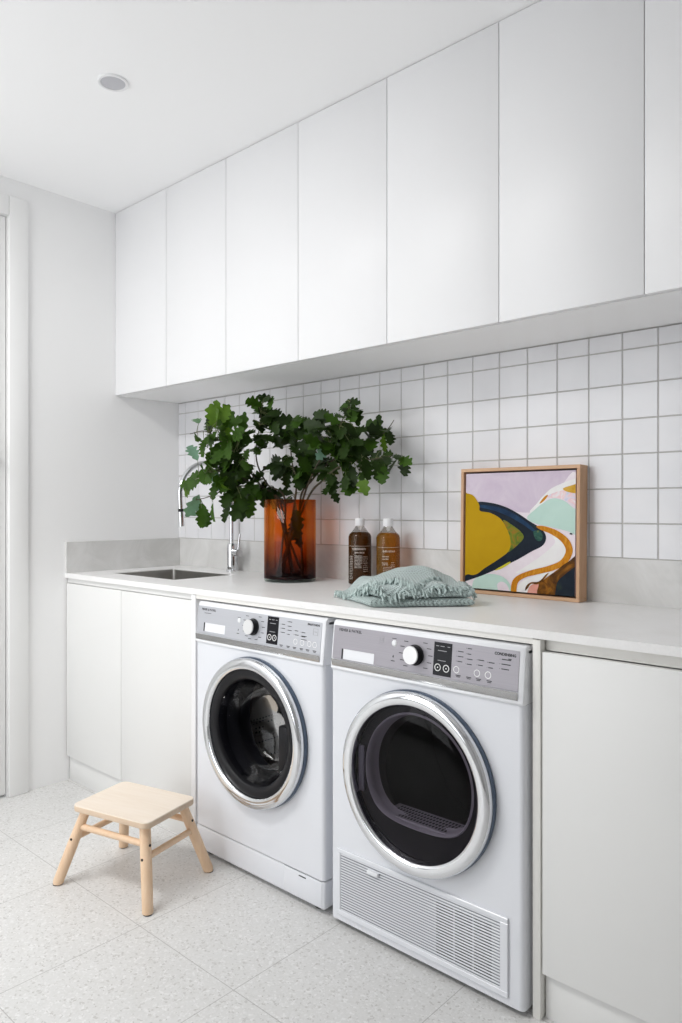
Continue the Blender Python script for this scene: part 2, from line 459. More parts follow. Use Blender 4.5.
BF = -.575     # face of the base doors
def base_unit(label, x0, x1, doors, ztop, rail_y, panel=None, mat='base_white', ky=-.560):
    t = thing('base_cabinet', label, 'cabinet', ((x0 + x1) / 2, -.3, 0), 0, 'white handleless base cabinets')
    cx = (x0 + x1) / 2
    L = lambda x: x - cx
    bm = bm_new()
    zt = .862
    box(bm, L(x0), L(x0) + .016, -.2535, .29, .11, zt - (.025 if x0 < 1 else .03)); box(bm, L(x1) - .016, L(x1), -.2535, .29, .11, zt - (.025 if x0 < 1 else .03))
    box(bm, L(x0) + .016, L(x1) - .016, -.2535, .29, .11, .126); box(bm, L(x0) + .016, L(x1) - .016, .28, .29, .126, zt)
    obj('body', bm, mat, t)
    bm = bm_new(); box(bm, L(x0) + .001, L(x1) - .001, rail_y + .3, rail_y + .318, ztop + .002, .8645, .001)
    obj('finger_rail', bm, 'cabinet_edge' if x0 > 1.5 else mat, t)
    for a, c in doors:
        bm = bm_new(); box(bm, L(a) + .0012, L(c) - .0012, BF + .3, BF + .3 + .019, .106, ztop, .0015, 2)
        obj('door', bm, mat, t)
    bm = bm_new(); box(bm, L(x0) + .002, L(x1) - .002, ky + .3, ky + .3 + .016, 0, .1055, .001)
    obj('kickboard', bm, mat, t)
    if panel:
        a, c, y = panel
        bm = bm_new(); box(bm, L(a), L(c), y + .3, .298, 0, .862, .001)
        obj('end_panel', bm, 'cabinet_edge' if a > 1.5 else 'cabinet_white', t)
    return t
base_unit('white two-door base cabinet under the sink, left of the washing machine', .004, .887, [(.005, .434), (.434, .887)], .8415, -.5685, (.888, .9115, -.578))
base_unit('white base cabinet with one wide door, right of the tumble dryer', 2.195, 2.83, [(2.1945, 2.805)], .8355, -.557, (2.1735, 2.193, -.578))

# ------------------------------------------------------------------ benchtop and sink
BT = .885
SX0, SX1, SY0, SY1 = .160, .600, -.446, -.140
bt = thing('benchtop', 'pale grey stone benchtop with matching upstand along the walls', 'benchtop', (1.4, -.3, BT - .02))
bm = bm_new()
def grid_plate(bm, xs, ys, z0, z1, hole, mi=0):
    V = {}
    def v(i, j, z):
        k = (i, j, z)
        if k not in V: V[k] = bm.verts.new((xs[i], ys[j], z))
        return V[k]
    cells = {(i, j) for i in range(len(xs) - 1) for j in range(len(ys) - 1)} - hole
    for i, j in cells:
        bm.faces.new((v(i, j, z1), v(i + 1, j, z1), v(i + 1, j + 1, z1), v(i, j + 1, z1)))
        bm.faces.new((v(i, j, z0), v(i, j + 1, z0), v(i + 1, j + 1, z0), v(i + 1, j, z0)))
        for di, dj, a, c in ((-1, 0, (i, j), (i, j + 1)), (1, 0, (i + 1, j), (i + 1, j + 1)), (0, -1, (i, j), (i + 1, j)), (0, 1, (i, j + 1), (i + 1, j + 1))):
            if (i + di, j + dj) not in cells:
                bm.faces.new((v(*a, z0), v(*c, z0), v(*c, z1), v(*a, z1)))
grid_plate(bm, [.001 - 1.4, SX0 - 1.4, SX1 - 1.4, 2.85 - 1.4], [-.580 + .3, SY0 + .3, SY1 + .3, .011 + .3], 0, .02, {(1, 1)})
obj('slab', bm, 'stone', bt)
bm = bm_new(); box(bm, .0135 - 1.4, 2.85 - 1.4, -.0003 + .3, .3115, .02, BZ - .001 - BT + .02, .0006, 1)
obj('upstand', bm, 'stone_upstand', bt)
bm = bm_new(); box(bm, .0003 - 1.4, .013 - 1.4, -.580 + .3, .3115, .02, BZ - BT + .02, .001, 1)
obj('upstand', bm, 'stone_upstand', bt)
bm = bm_new(); box(bm, .9125 - 1.4, 2.173 - 1.4, -.576 + .3, -.54 + .3, -.0145, 0, .0005, 1)
obj('front_rail', bm, 'cabinet_edge', bt)

sk = thing('sink', 'undermounted stainless steel sink in the benchtop at the left wall', 'sink', ((SX0 + SX1) / 2, (SY0 + SY1) / 2, BT - .02))
def rrect(hx, hy, r, n=6):
    out = []
    for cx, cy, a0 in ((hx - r, hy - r, 0), (-hx + r, hy - r, 90), (-hx + r, -hy + r, 180), (hx - r, -hy + r, 270)):
        for k in range(n + 1):
            a = R(a0 + 90 * k / n); out.append((cx + r * math.cos(a), cy + r * math.sin(a)))
    return out
bm = bm_new()
hx, hy = (SX1 - SX0) / 2, (SY1 - SY0) / 2
loops = []
for ex, r, z in ((-.0006, .004, .0165), (-.0022, .006, .017), (-.004, .012, .0165), (-.010, .022, -.15), (-.02, .03, -.168), (-.05, .03, -.174)):
    loops.append([bm.verts.new((a, b_, z)) for a, b_ in rrect(hx + ex, hy + ex, max(r, .004))])
ring_faces(bm, loops); bm.faces.new(loops[-1])
obj('bowl', bm, 'steel', sk)
bm = bm_new(); lathe(bm, [(.040, -.1738), (.040, -.172), (.032, -.1715), (.028, -.1735), (.001, -.1735)], (0, .05, 0), seg=32)
obj('drain', bm, 'chrome', sk)

# ------------------------------------------------------------------ kitchen tap
tp = thing('sink_tap', 'chrome gooseneck mixer tap behind the sink, partly covered by leaves', 'tap', (.462, -.045, BT))
bm = bm_new()
lathe(bm, [(.0, 0), (.027, 0), (.027, .006), (.0235, .010), (.0235, .112), (.021, .120), (.012, .123), (.0, .123)], seg=36)
obj('tap_body', bm, 'chrome', tp)
bm = bm_new()
r0 = .1365; zt = .331
pts = [(-.004, 0, .115), (-.004, 0, .20), (-.004, 0, zt)]
for k in range(1, 25):
    a = PI * k / 24 * .97
    pts.append((-.004, -r0 + r0 * math.cos(a), zt + r0 * math.sin(a)))
ex, ey, ez = pts[-1]
pts += [(ex, ey + .001, ez - .03), (ex, ey + .004, ez - .075)]
tube(bm, pts, .0102, 16)
sp_ = obj('spout', bm, 'chrome', tp)
bm = bm_new(); tube(bm, [(ex, ey + .004, ez - .070), (ex, ey + .0045, ez - .082)], .0115, 16); obj('collar', bm, 'black_plastic', tp)
bm = bm_new(); tube(bm, [(ex, ey + .0045, ez - .080), (ex, ey + .005, ez - .09), (ex, ey + .008, ez - .142)], [.0105, .012, .0115], 16); obj('spray_head', bm, 'chrome', tp)
bm = bm_new()
tube(bm, [(.018, -.004, .082), (.05, -.012, .082), (.066, -.016, .082)], .0165, 20)
tube(bm, [(.056, -.013, .088), (.058, -.012, .120), (.061, -.008, .165)], [.007, .0055, .005], 12)
obj('lever', bm, 'chrome', tp)

# ------------------------------------------------------------------ washing machine and dryer
FY = -.600
def plate_holes(bm, xs, zs, y, th, hole, mi=0):
    t = bm_new()
    grid_plate(t, xs, zs, 0, th, hole)
    for v in t.verts:
        v.co = Vector((v.co.x, y + v.co.z, v.co.y))
    merge(bm, t, mi)
TILT = math.atan2(.016, .13)
def fascia_frame(parent):
    e = bpy.data.objects.new('control_panel', None)
    return e
def machine(kind):
    wash = kind == 'wash'
    cx = 1.2420 if wash else 1.8655
    t = thing('washing_machine' if wash else 'tumble_dryer',
              'white front-loading washing machine under the bench, the left of the two appliances' if wash else
              'white tumble dryer with a slatted grille below its round door, right of the washing machine',
              'washing machine' if wash else 'tumble dryer', (cx, FY, 0))
    W, top = (.2975 if wash else .2985), .846
    RZ = .4675
    # ---- body: front sheet with a round hole, sides, top, back
    bm = bm_new()
    z0 = .015
    zf0 = .0995 if wash else z0
    n = 64; y = 0.0
    zl, zh = zf0, .712
    def border(a):
        c, s = math.cos(a), math.sin(a)
        sx_ = (W - .012) / abs(c) if abs(c) > 1e-9 else 9e9
        sz_ = ((zh - RZ) if s > 0 else (RZ - zl)) / abs(s) if abs(s) > 1e-9 else 9e9
        k = min(sx_, sz_); return (k * c, y, RZ + k * s)
    angs = sorted([2 * PI * i / n for i in range(n)] + [math.atan2(zz - RZ, xx) % (2 * PI) for xx in (-(W - .012), W - .012) for zz in (zl, zh)])
    rim = [bm.verts.new((.205 * math.cos(a), y, RZ + .205 * math.sin(a))) for a in angs]
    out = [bm.verts.new(border(a)) for a in angs]
    rim2 = [bm.verts.new((.205 * math.cos(a), y + .03, RZ + .205 * math.sin(a))) for a in angs]
    ring_faces(bm, [rim2, rim, out])
    # rounded vertical edges and side sheets
    for s in (-1, 1):
        for za, zb in ((zl, zh),):
            prev = None
            prof = [(s * (W - .012 + .012 * math.sin(R(q))), .012 - .012 * math.cos(R(q))) for q in range(0, 91, 15)] + [(s * W, .565)]
            for (px, py) in prof:
                cur = (bm.verts.new((px, py, za)), bm.verts.new((px, py, zb)))
                if prev: bm.faces.new((prev[0], cur[0], cur[1], prev[1]))
                prev = cur
    box(bm, -W, W, .565, .567, z0, .83); 
    box(bm, -W, W, .02, .567, .826, .836, .002)
    for s in (-1, 1):
        box(bm, min(s * (W - .0004), s * (W - .004)), max(s * (W - .0004), s * (W - .004)), .1005, .564, .7122, .826)
        if wash: box(bm, min(s * (W - .0004), s * (W - .004)), max(s * (W - .0004), s * (W - .004)), .0605, .564, z0, .0993)
    box(bm, -W + .004, W - .004, .02, .56, z0 + .002, z0 + .006)
    obj('body', bm, 'enamel', t)
    # ---- feet
    for fx in (-.25, .25):
        for fy in (.045, .50):
            bm = bm_new()
            lathe(bm, [(0, 0), (.024, 0), (.024, .012), (.012, .013), (.010, .0225), (0, .0225)], (fx, fy, 0), seg=20)
            obj('foot', bm, 'dark_rubber', t)
    # ---- kick panel
    if wash:
        bm = bm_new()
        box(bm, -W, W, .001, .06, z0, .0975, .008, 3, edges=lambda e: abs(e.verts[0].co.z - e.verts[1].co.z) > .01 or True)
        kp = obj('plinth_panel', bm, 'enamel', t)
        bm = bm_new(); box(bm, .132, W - .008, -.0008, .003, z0 + .006, .0955, .001); 
        fl = obj('filter_flap', bm, 'enamel', kp)
        bm = bm_new(); box(bm, .197, .226, -.0018, .0, .0845, .0875, .0004); obj('flap_slot', bm, 'black_plastic', kp)
    else:
        gx0, gx1, gz0, gz1 = -.271, .260, .033, .2165
        bm = bm_new()
        # bordered frame that flares outward at the bottom
        bw = .013
        for a, c, d, e_ in ((gx0, gx1, gz1 - .012, gz1), (gx0, gx1, gz0, gz0 + .014), (gx0, gx0 + .012, gz0 + .014, gz1 - .012), (gx1 - .021, gx1, gz0 + .014, gz1 - .012)):
            box(bm, a, c, -.006, .002, d, e_, .0015, 1)
        gr = obj('grille', bm, 'enamel', t)
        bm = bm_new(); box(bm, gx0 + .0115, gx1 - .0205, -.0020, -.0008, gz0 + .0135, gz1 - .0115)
        obj('grille_shade_backing', bm, 'gap_shade_grey', gr)  # shade between the slats put into the colour of this plate
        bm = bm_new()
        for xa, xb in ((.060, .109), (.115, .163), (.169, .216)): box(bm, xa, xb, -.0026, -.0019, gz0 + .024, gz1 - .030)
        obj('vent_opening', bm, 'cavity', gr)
        bm = bm_new(); ns = 22
        for k in range(ns):
            z = gz0 + .0165 + (gz1 - gz0 - .031) * k / (ns - 1)
            box(bm, gx0 + .012, gx1 - .021, -.0044, -.0032, z - .0021, z + .0021, .0005, 1)
        obj('slats', bm, 'enamel', gr)
        bm = bm_new(); box(bm, -.158, -.120, -.013, -.004, gz1 - .031, gz1 - .022, .002, 2); obj('latch', bm, 'white_plastic', gr)
    # ---- control fascia: tilted, built in its own frame (origin at its bottom edge)
    bm = bm_new()
    fz0, fz1 = .7125, top
    prof = [(-.004, fz0), (-.006, fz0 + .004), (-.005, fz0 + .010), (.0075, fz1 - .010), (.010, fz1 - .004), (.016, fz1), (.10, fz1), (.10, fz0)]
    xs = [-W, -W + .0015, -W + .008, W - .008, W - .0015, W]; off = [.010, .0035, 0, 0, .0035, .010]
    loops = []
    for xx, o_ in zip(xs, off):
        loops.append([bm.verts.new((xx, (yy + o_ if k < 6 else yy), zz)) for k, (yy, zz) in enumerate(prof)])
    ring_faces(bm, loops); bm.faces.new(loops[0]); bm.faces.new(loops[-1])
    fa = obj('control_fascia', bm, 'enamel_fascia', t, angle=30)
    # panel coordinate frame: x, and w measured up the slope, h out of the face
    p0 = Vector((0, -.0047, fz0 + .012)); p1 = Vector((0, .0072, fz1 - .011))
    up = (p1 - p0).normalized(); nor = Vector((0, -up.z, up.y))
    def PM(x, z, h):   # x, height z, offset
        k = (z - p0.z) / up.z
        return Vector((x, 0, 0)) + p0 + up * k + nor * h
    def place(bm_):    # maps mesh built in x / z(height) / -y(outward) to the slope
        for v in bm_.verts: v.co = PM(v.co.x, v.co.z, -v.co.y)
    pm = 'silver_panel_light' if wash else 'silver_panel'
    # silver sheet with drawer recess
    bm = bm_new()
    rx0, rx1, rz0, rz1 = (-.254, -.143, .7475, .780) if wash else (-.257, -.141, .740, .772)
    plate_holes(bm, [-.290, rx0, rx1, .285], [.746, rz0 + .0061 if rz0 < .746 else rz0, rz1, .8335], -.0012, .0010, {(1, 1)}) if False else None
    zs = [.742, rz0 + .004, rz1, .8335]
    plate_holes(bm, [-.290, rx0, rx1, .285], zs, -.0012, .0010, {(1, 1)})
    place(bm); pan = obj('display_panel', bm, pm, fa)
    bm = bm_new()
    t2 = bm_new(); box(t2, -.290, .285, -.0016, -.0002, .7225, .7415, .0006, 1)
    merge(bm, t2); place(bm)
    for v in bm.verts:
        if v.co.z > .732: v.co.y -= .0045
    obj('panel_lip', bm, 'chrome_lip', fa)
    # drawer pull recess: white tray set in the panel
    bm = bm_new()
    lpz = rz0 + .004
    A = [(rx0, lpz), (rx1, lpz), (rx1, rz1), (rx0, rz1)]
    v0 = [bm.verts.new((a, -.0003, b_)) for a, b_ in A]
    v1 = [bm.verts.new((a + (.012 if k in (0, 3) else -.002), -.0002, b_)) for k, (a, b_) in enumerate(A)]
    for k in range(4): bm.faces.new((v0[k], v0[(k + 1) % 4], v1[(k + 1) % 4], v1[k]))
    bm.faces.new(v1); place(bm)
    dr = obj('detergent_drawer' if wash else 'water_tank_drawer', bm, 'white_plastic', fa)
    bm = bm_new(); box(bm, rx0, rx0 + .005, -.0011, -.0002, lpz, rz1); place(bm); obj('recess_shadow', bm, 'black_plastic', dr)  # dark strip painted as the shadow along the recess's left side
    # knob
    kx, kz = (-.007, .791) if wash else (-.0065, .787)
    bm = bm_new()
    lathe(bm, [(.0262, 0), (.0262, -.004), (.0240, -.005), (.0232, -.021), (.0222, -.0225)], (kx, 0, kz), 'Y', 40)
    place(bm); kn = obj('dial', bm, 'black_plastic', fa)
    bm = bm_new()
    lathe(bm, [(.0230, -.0212), (.0230, -.0235), (.0220, -.0248), (.0001, -.0250)], (kx, 0, kz), 'Y', 40)
    place(bm); obj('dial_face', bm, 'knob_face', kn)
    # display
    dx0, dx1, dz0, dz1 = (.057, .107, .749, .831) if wash else (.050, .103, .747, .828)
    bm = bm_new(); box(bm, dx0, dx1, -.0020, -.0010, dz0, dz1, .0004, 1); place(bm); ds = obj('display', bm, 'black_gloss', fa)
    for xx in (dx0 + .014, dx1 - .014):
        bm = bm_new(); lathe(bm, [(.0092, -.0021), (.0092, -.0027), (.0072, -.0027), (.0072, -.0021)], (xx, 0, dz0 + .0195), 'Y', 28)
        lathe(bm, [(.0018, -.0021), (.0018, -.0025), (.0001, -.0025)], (xx, 0, dz0 + .0195), 'Y', 10)
        place(bm); obj('touch_key', bm, 'white_ink', ds)
    bm = bm_new()
    rg = random.Random(5 if wash else 6)
    for xx, zz, w_ in ((dx0 + .006, dz1 - .010, .009), (dx0 + .019, dz1 - .010, .012), (dx1 - .013, dz1 - .010, .007), (dx0 + .012, dz1 - .021, .026), (dx0 + .013, dz0 + .036, .024)):
        box(bm, xx, xx + w_, -.0023, -.0019, zz, zz + .0016)
    place(bm); obj('readout', bm, 'pale_ink', ds)
    # lettering
    bm = bm_new()
    def lettering(s, x, z, size, bold=0, align='LEFT'):
        tb = text_bm(s, size, align, bold)
        for v in tb.verts: v.co = Vector((v.co.x + x, -.0013 - v.co.z, v.co.y + z))
        merge(bm, tb)
    lettering('FISHER & PAYKEL', -.271, .8195, .0108 if not wash else .0098, .0002)
    place(bm); obj('brand_lettering', bm, 'print_ink', fa); bm = bm_new()
    if wash: lettering('SMARTDRIVE', .2775, .8215, .0085, .0003, 'RIGHT')
    else: lettering('CONDENSING', .2765, .819, .0085, .0004, 'RIGHT')
    place(bm); obj('model_lettering', bm, 'print_ink', fa); bm = bm_new()
    # rows of unreadably fine print: short dashes where the words stand
    def dash(x, z, w_, h_=.0022): box(bm, x, x + w_, -.0017, -.0011, z, z + h_)
    if wash: dash(-.255, .8105, .035, .0014)
    for a in range(12):
        an = R(-230 + a * 26); r_ = .040
        x_, z_ = kx + r_ * math.cos(an), kz + r_ * .98 * math.sin(an)
        if .751 < z_ < .828: dash(x_ - (.012 if math.cos(an) < 0 else 0), z_, .013, .0018)
    for x_, col_ in ((.120, (.812, .800, .788)), (.147, (.822, .809, .797, .785)), (.178, (.799, .787)), (.206, (.797, .785))):
        for z_ in col_: dash(x_, z_, rg.uniform(.010, .017), .0020); dash(x_ - .004, z_ + .0004, .0012, .0012)
    if not wash:
        for z_ in (.809, .798, .787): dash(.240, z_, rg.uniform(.016, .026), .0022); dash(.235, z_ + .0004, .0012, .0012)
        dash(.257, .8115, .008, .002)
    else:
        for z_ in (.789, .779): dash(.206, z_ - .002, .022, .0018)
    for x_ in (.117, .147, .174, .203) + ((.228, .256) if wash else ()): dash(x_, .7545 if not wash else .7505, .014, .0020); dash(x_ + .002, (.7545 if not wash else .7505) - .0032, .010, .0018)
    dash(-.083, .8195 if not wash else .812, .014, .0016); dash(-.083, .762, .012, .0018); dash(-.078, .775, .0022, .0022); dash(-.079, .772, .004, .0024)
    place(bm); obj('fine_print', bm, 'print_ink', fa)
    def ringmark(x, z, r_, name='button'):
        bm = bm_new(); lathe(bm, [(r_, -.0011), (r_, -.0016), (r_ * .80, -.0016), (r_ * .80, -.0011)], (x, 0, z), 'Y', 24)
        place(bm); return obj(name, bm, 'white_ink', fa)
    for x_ in ((.118, .176, .206) if not wash else (.183, .211, .240, .262)): ringmark(x_, .7685, .0085)
    ringmark(-.0755, .8085 if not wash else .8045, .0082, 'button_ring')
    bm = bm_new()
    lathe(bm, [(.0070, -.0016), (.0062, -.0034), (.0001, -.0038)], (-.0755, 0, .8085 if not wash else .8045), 'Y', 24)
    place(bm); obj('power_button', bm, 'white_plastic', fa)
    # emblem: energy / direct-drive badge outlines
    bm = bm_new()
    bx, bz, s_ = (.262, .805, .009) if wash else (-.118, .8135, .006)
    for k in range(4):
        a_, b2 = [(-1, -1), (1, -1), (1, 1), (-1, 1)][k], [(1, -1), (1, 1), (-1, 1), (-1, -1)][k]
        xa, xb = sorted((a_[0] * s_, b2[0] * s_)); za, zb = sorted((a_[1] * s_, b2[1] * s_))
        box(bm, bx + xa - .0005, bx + xb + .0005, -.0016, -.0011, bz + za - .0005, bz + zb + .0005)
    box(bm, bx - s_ * .5, bx + s_ * .5, -.0016, -.0011, bz - .0012, bz + .0012)
    place(bm); obj('badge', bm, 'pale_ink', fa)

    # ---- round door
    dcx = .003 if wash else -.002
    bm = bm_new()
    lathe(bm, [(.206, .006), (.2295, .004), (.2315, -.003), (.2310, -.012), (.2285, -.0155)], (dcx, 0, RZ), 'Y', 96)
    dr_ = obj('door', bm, 'ring_side', t, angle=60)
    bm = bm_new()
    lathe(bm, [(.2287, -.015), (.2295, -.0175), (.2290, -.0245), (.2265, -.0300), (.2215, -.0335), (.2130, -.0345), (.2030, -.0335), (.1975, -.0315), (.1950, -.0275), (.1942, -.022), (.1942, .012)], (dcx, 0, RZ), 'Y', 96)
    obj('chrome_ring', bm, 'chrome', dr_, angle=60)
    bm = bm_new()
    if wash:
        # glossy black collar, then a deep glass bowl reaching into the drum
        lathe(bm, [(.1945, -.021), (.192, -.024), (.178, -.0235), (.167, -.020), (.163, -.015), (.163, .02)], (dcx, 0, RZ), 'Y', 80)
        obj('inner_trim', bm, 'black_plastic', dr_, angle=60)
        bm = bm_new()
        lathe(bm, [(.1632, -.014), (.160, -.004), (.153, .02), (.146, .06), (.134, .10), (.105, .122), (.05, .132), (.0001, .134)], (dcx, 0, RZ - .004), 'Y', 72)
        obj('glass_bowl', bm, 'door_glass', dr_, angle=80)
        bm = bm_new()   # rubber gasket round the opening
        lathe(bm, [(.193, .012), (.180, .03), (.172, .07), (.176, .085), (.182, .10), (.176, .13)], (dcx, 0, RZ), 'Y', 72)
        obj('gasket', bm, 'dark_rubber', t, angle=60)
        bm = bm_new()   # drum with rows of holes, three lifters and a back
        lathe(bm, [(.172, .128), (.180, .132), (.236, .138), (.240, .15), (.240, .42), (.20, .44), (.06, .43), (.0001, .43)], (dcx, 0, RZ), 'Y', 72)
        dm = obj('drum', bm, 'drum_steel', t, angle=60)
        for a in (200, 320, 80):
            bm = bm_new(); ca, sa = math.cos(R(a)), math.sin(R(a))
            tube(bm, [(dcx + .225 * ca, .15, RZ + .225 * sa), (dcx + .215 * ca, .28, RZ + .215 * sa), (dcx + .225 * ca, .41, RZ + .225 * sa)], [.02, .03, .02], 12)
            obj('lifter', bm, 'drum_steel', dm)
        bm = bm_new()   # door hinge inside
        box(bm, .085, .128, .02, .07, RZ - .11, RZ + .03, .006, 2); obj('hinge_cover', bm, 'black_plastic', dr_)
        bm = bm_new(); lathe(bm, [(.006, -.0), (.006, -.004), (.0001, -.004)], (.2292, -.006, RZ - .02), 'X', 12); obj('latch_mark', bm, 'black_plastic', dr_)
    else:
        # shallow tinted glass over a black liner with a D-shaped opening and lint filter
        lathe(bm, [(.1945, -.022), (.190, -.025), (.150, -.029), (.09, -.032), (.0001, -.033)], (dcx, 0, RZ), 'Y', 80)
        obj('window_glass', bm, 'smoked_glass', dr_, angle=80)
        # opening outline: round above, flat sill below
        def dshape(r_, zf, rc, n_=72):
            o_ = []
            for i in range(n_):
                a = 2 * PI * i / n_; c, s = math.cos(a), math.sin(a)
                # superellipse-like blend to a flat sill
                rr = r_
                if s < 0:
                    lim = zf / max(1e-6, -s)
                    k = 7.0
                    rr = (r_ ** -k + lim ** -k) ** (-1 / k)
                o_.append((rr * c, rr * s))
            return o_
        ocx, ocz = .004, RZ + .006
        bm = bm_new()
        o1 = dshape(.165, .128, .04)
        loops = []
        n_ = len(o1)
        circ = [(.1936 * math.cos(2 * PI * i / n_), RZ + .1936 * math.sin(2 * PI * i / n_)) for i in range(n_)]
        loops.append([bm.verts.new((x_, -.008, z_)) for x_, z_ in circ])
        loops.append([bm.verts.new((ocx + a * 1.02, -.008, ocz + b_ * 1.02)) for a, b_ in o1])
        ring_faces(bm, loops)
        obj('liner', bm, 'black_plastic', dr_, angle=40)
        bm = bm_new(); loops = []
        for k_, yy in ((1.02, -.0081), (1.0, -.012), (.985, -.010), (.975, .012), (.955, .030), (.945, .032)):
            loops.append([bm.verts.new((ocx + a * k_, yy, ocz + b_ * k_)) for a, b_ in o1])
        ring_faces(bm, loops); obj('opening_lip', bm, 'lip_grey', dr_, angle=60)
        bm = bm_new()   # lint filter sill with slots
        box(bm, -.118, .126, .004, .080, RZ - .1165, RZ - .1105, .001, 1)
        lf = obj('lint_filter', bm, 'lip_grey', t)
        bm = bm_new()
        for r_i in range(4):
            for c_i in range(22):
                x_ = -.100 + c_i * .0096
                box(bm, x_, x_ + .0050, .012 + r_i * .016, .022 + r_i * .016, RZ - .1108, RZ - .1102)
        obj('filter_slots', bm, 'black_plastic', lf)
        bm = bm_new()
        lathe(bm, [(.165, .082), (.20, .088), (.272, .095), (.275, .11), (.275, .46), (.20, .48), (.0001, .48)], (dcx, 0, RZ - .02), 'Y', 72)
        dm = obj('drum', bm, 'drum_dark', t, angle=60)
        for a in (250, 10, 130):
            bm = bm_new(); ca, sa = math.cos(R(a)), math.sin(R(a))
            tube(bm, [(.262 * ca, .12, RZ - .02 + .262 * sa), (.24 * ca, .28, RZ - .02 + .24 * sa), (.262 * ca, .45, RZ - .02 + .262 * sa)], [.015, .025, .015], 10)
            obj('lifter', bm, 'drum_dark', dm)
        bm = bm_new(); box(bm, -.186, -.166, -.014, -.006, RZ - .066, RZ + .058, .003, 2); obj('door_catch', bm, 'lip_dark', dr_)
    return t
plain('chrome_lip', (.42, .42, .42), .2, .9, var=.01)
plain('lip_grey', (.33, .32, .35), .4, var=.05)
plain('lip_dark', (.09, .09, .11), .3, var=.05)
plain('drum_dark', (.10, .09, .085), .4, .5, var=.1)
# perforated drum
m, nt, b = nmat('drum_steel'); setp(b, (.20, .17, .15), .38, .9)
v = coords(nt); vo = nt.nodes.new('ShaderNodeTexVoronoi'); vo.inputs['Scale'].default_value = 70; vo.inputs['Randomness'].default_value = .0
nt.links.new(v, vo.inputs['Vector'])
nt.links.new(ramp(nt, vo.outputs['Distance'], [(.22, (.01, .01, .01)), (.30, (.22, .185, .155))]), b.inputs['Base Color']); M['drum_steel'] = m
machine('wash'); machine('dry')


# ------------------------------------------------------------------ step stool
st = thing('step_stool', 'small pale birch step stool on the floor before the sink cabinet', 'stool', (.943, -.836, 0), R(14.5))
bm = bm_new()
sh = rrect(.1535, .1135, .022, 8)
prof = [(.994, .2225), (1.0, .2245), (1.0, .2385), (.99, .241)]
loops = []
for k_, z in prof: loops.append([bm.verts.new((a * k_, b_ * k_, z)) for a, b_ in sh])
ring_faces(bm, loops, mi=1); f = bm.faces.new(loops[-1]); f = bm.faces.new(loops[0])
for f in bm.faces:
    if abs(f.normal.z) > .5: f.material_index = 0
bmesh.ops.recalc_face_normals(bm, faces=bm.faces)
for f in bm.faces: f.material_index = 0 if (f.calc_center_median().z > .2395) else 1
obj('seat', bm, ['birch_seat', 'birch_edge'], st)
TX, TY, FX, FY_ = .120, .084, .183, .141
def legp(sx_, sy_, z):
    k = z / .2225
    return Vector((sx_ * (FX + (TX - FX) * k), sy_ * (FY_ + (TY - FY_) * k), z))
for sx_ in (-1, 1):
    for sy_ in (-1, 1):
        bm = bm_new()
        a, c = legp(sx_, sy_, .004), legp(sx_, sy_, .2224)
        tube(bm, [a, a.lerp(c, .02), a.lerp(c, .5), c], [.0150, .0160, .0168, .0165], 20)
        for v in bm.verts:
            if v.co.z < .010: v.co.z = .0032
            if v.co.z > .212: v.co.z = .2225
        lg = obj('leg', bm, 'birch_leg', st)
        bm = bm_new(); a0 = legp(sx_, sy_, 0); lathe(bm, [(.0001, 0), (.0130, 0), (.0134, .003), (.0001, .0034)], (a0.x, a0.y, 0), seg=18); obj('foot_pad', bm, 'dark_rubber', lg)
        for z, dx, dy in ((.172, sx_, 0), (.138, 0, sy_)):
            bm = bm_new(); q = legp(sx_, sy_, z); d = Vector((dx, dy, 0))
            tube(bm, [q + d * .0155, q + d * .0178], .0040, 12)
            obj('bolt_cap', bm, 'black_plastic', lg)
for sy_ in (-1, 1):
    bm = bm_new(); tube(bm, [legp(-1, sy_, .172), legp(1, sy_, .172)], .0098, 16); obj('rail', bm, 'birch_leg', st)
for sx_ in (-1, 1):
    bm = bm_new(); tube(bm, [legp(sx_, -1, .138), legp(sx_, 1, .138)], .0098, 16); obj('rail', bm, 'birch_leg', st)

# ------------------------------------------------------------------ vase
VX, VY = .953, -.168
va = thing('glass_vase', 'large cylindrical amber glass vase on the benchtop holding oak branches', 'vase', (VX, VY, BT))
VR, VH = .0985, .309
bm = bm_new()
lathe(bm, [(.0001, .020), (VR - .012, .020), (VR - .0065, .027), (VR - .005, .06), (VR - .005, VH - .002), (VR - .0025, VH), (VR, VH - .002), (VR, .012)], seg=64)
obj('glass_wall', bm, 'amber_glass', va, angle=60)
bm = bm_new()
lathe(bm, [(.0001, 0), (VR - .006, 0), (VR - .001, .003), (VR, .0115), (VR - .002, .0118), (.0001, .0118)], seg=64)
obj('glass_base', bm, 'clear_glass', va, angle=40)
bm = bm_new(); lathe(bm, [(.0001, .0121), (VR - .003, .0121), (VR - .006, .0198), (.0001, .0198)], seg=48)
obj('bottom_disc', bm, 'vase_bottom', va) if 'vase_bottom' in M else (plain('vase_bottom', (.03, .008, .008), .2), obj('bottom_disc', bm, 'vase_bottom', va))

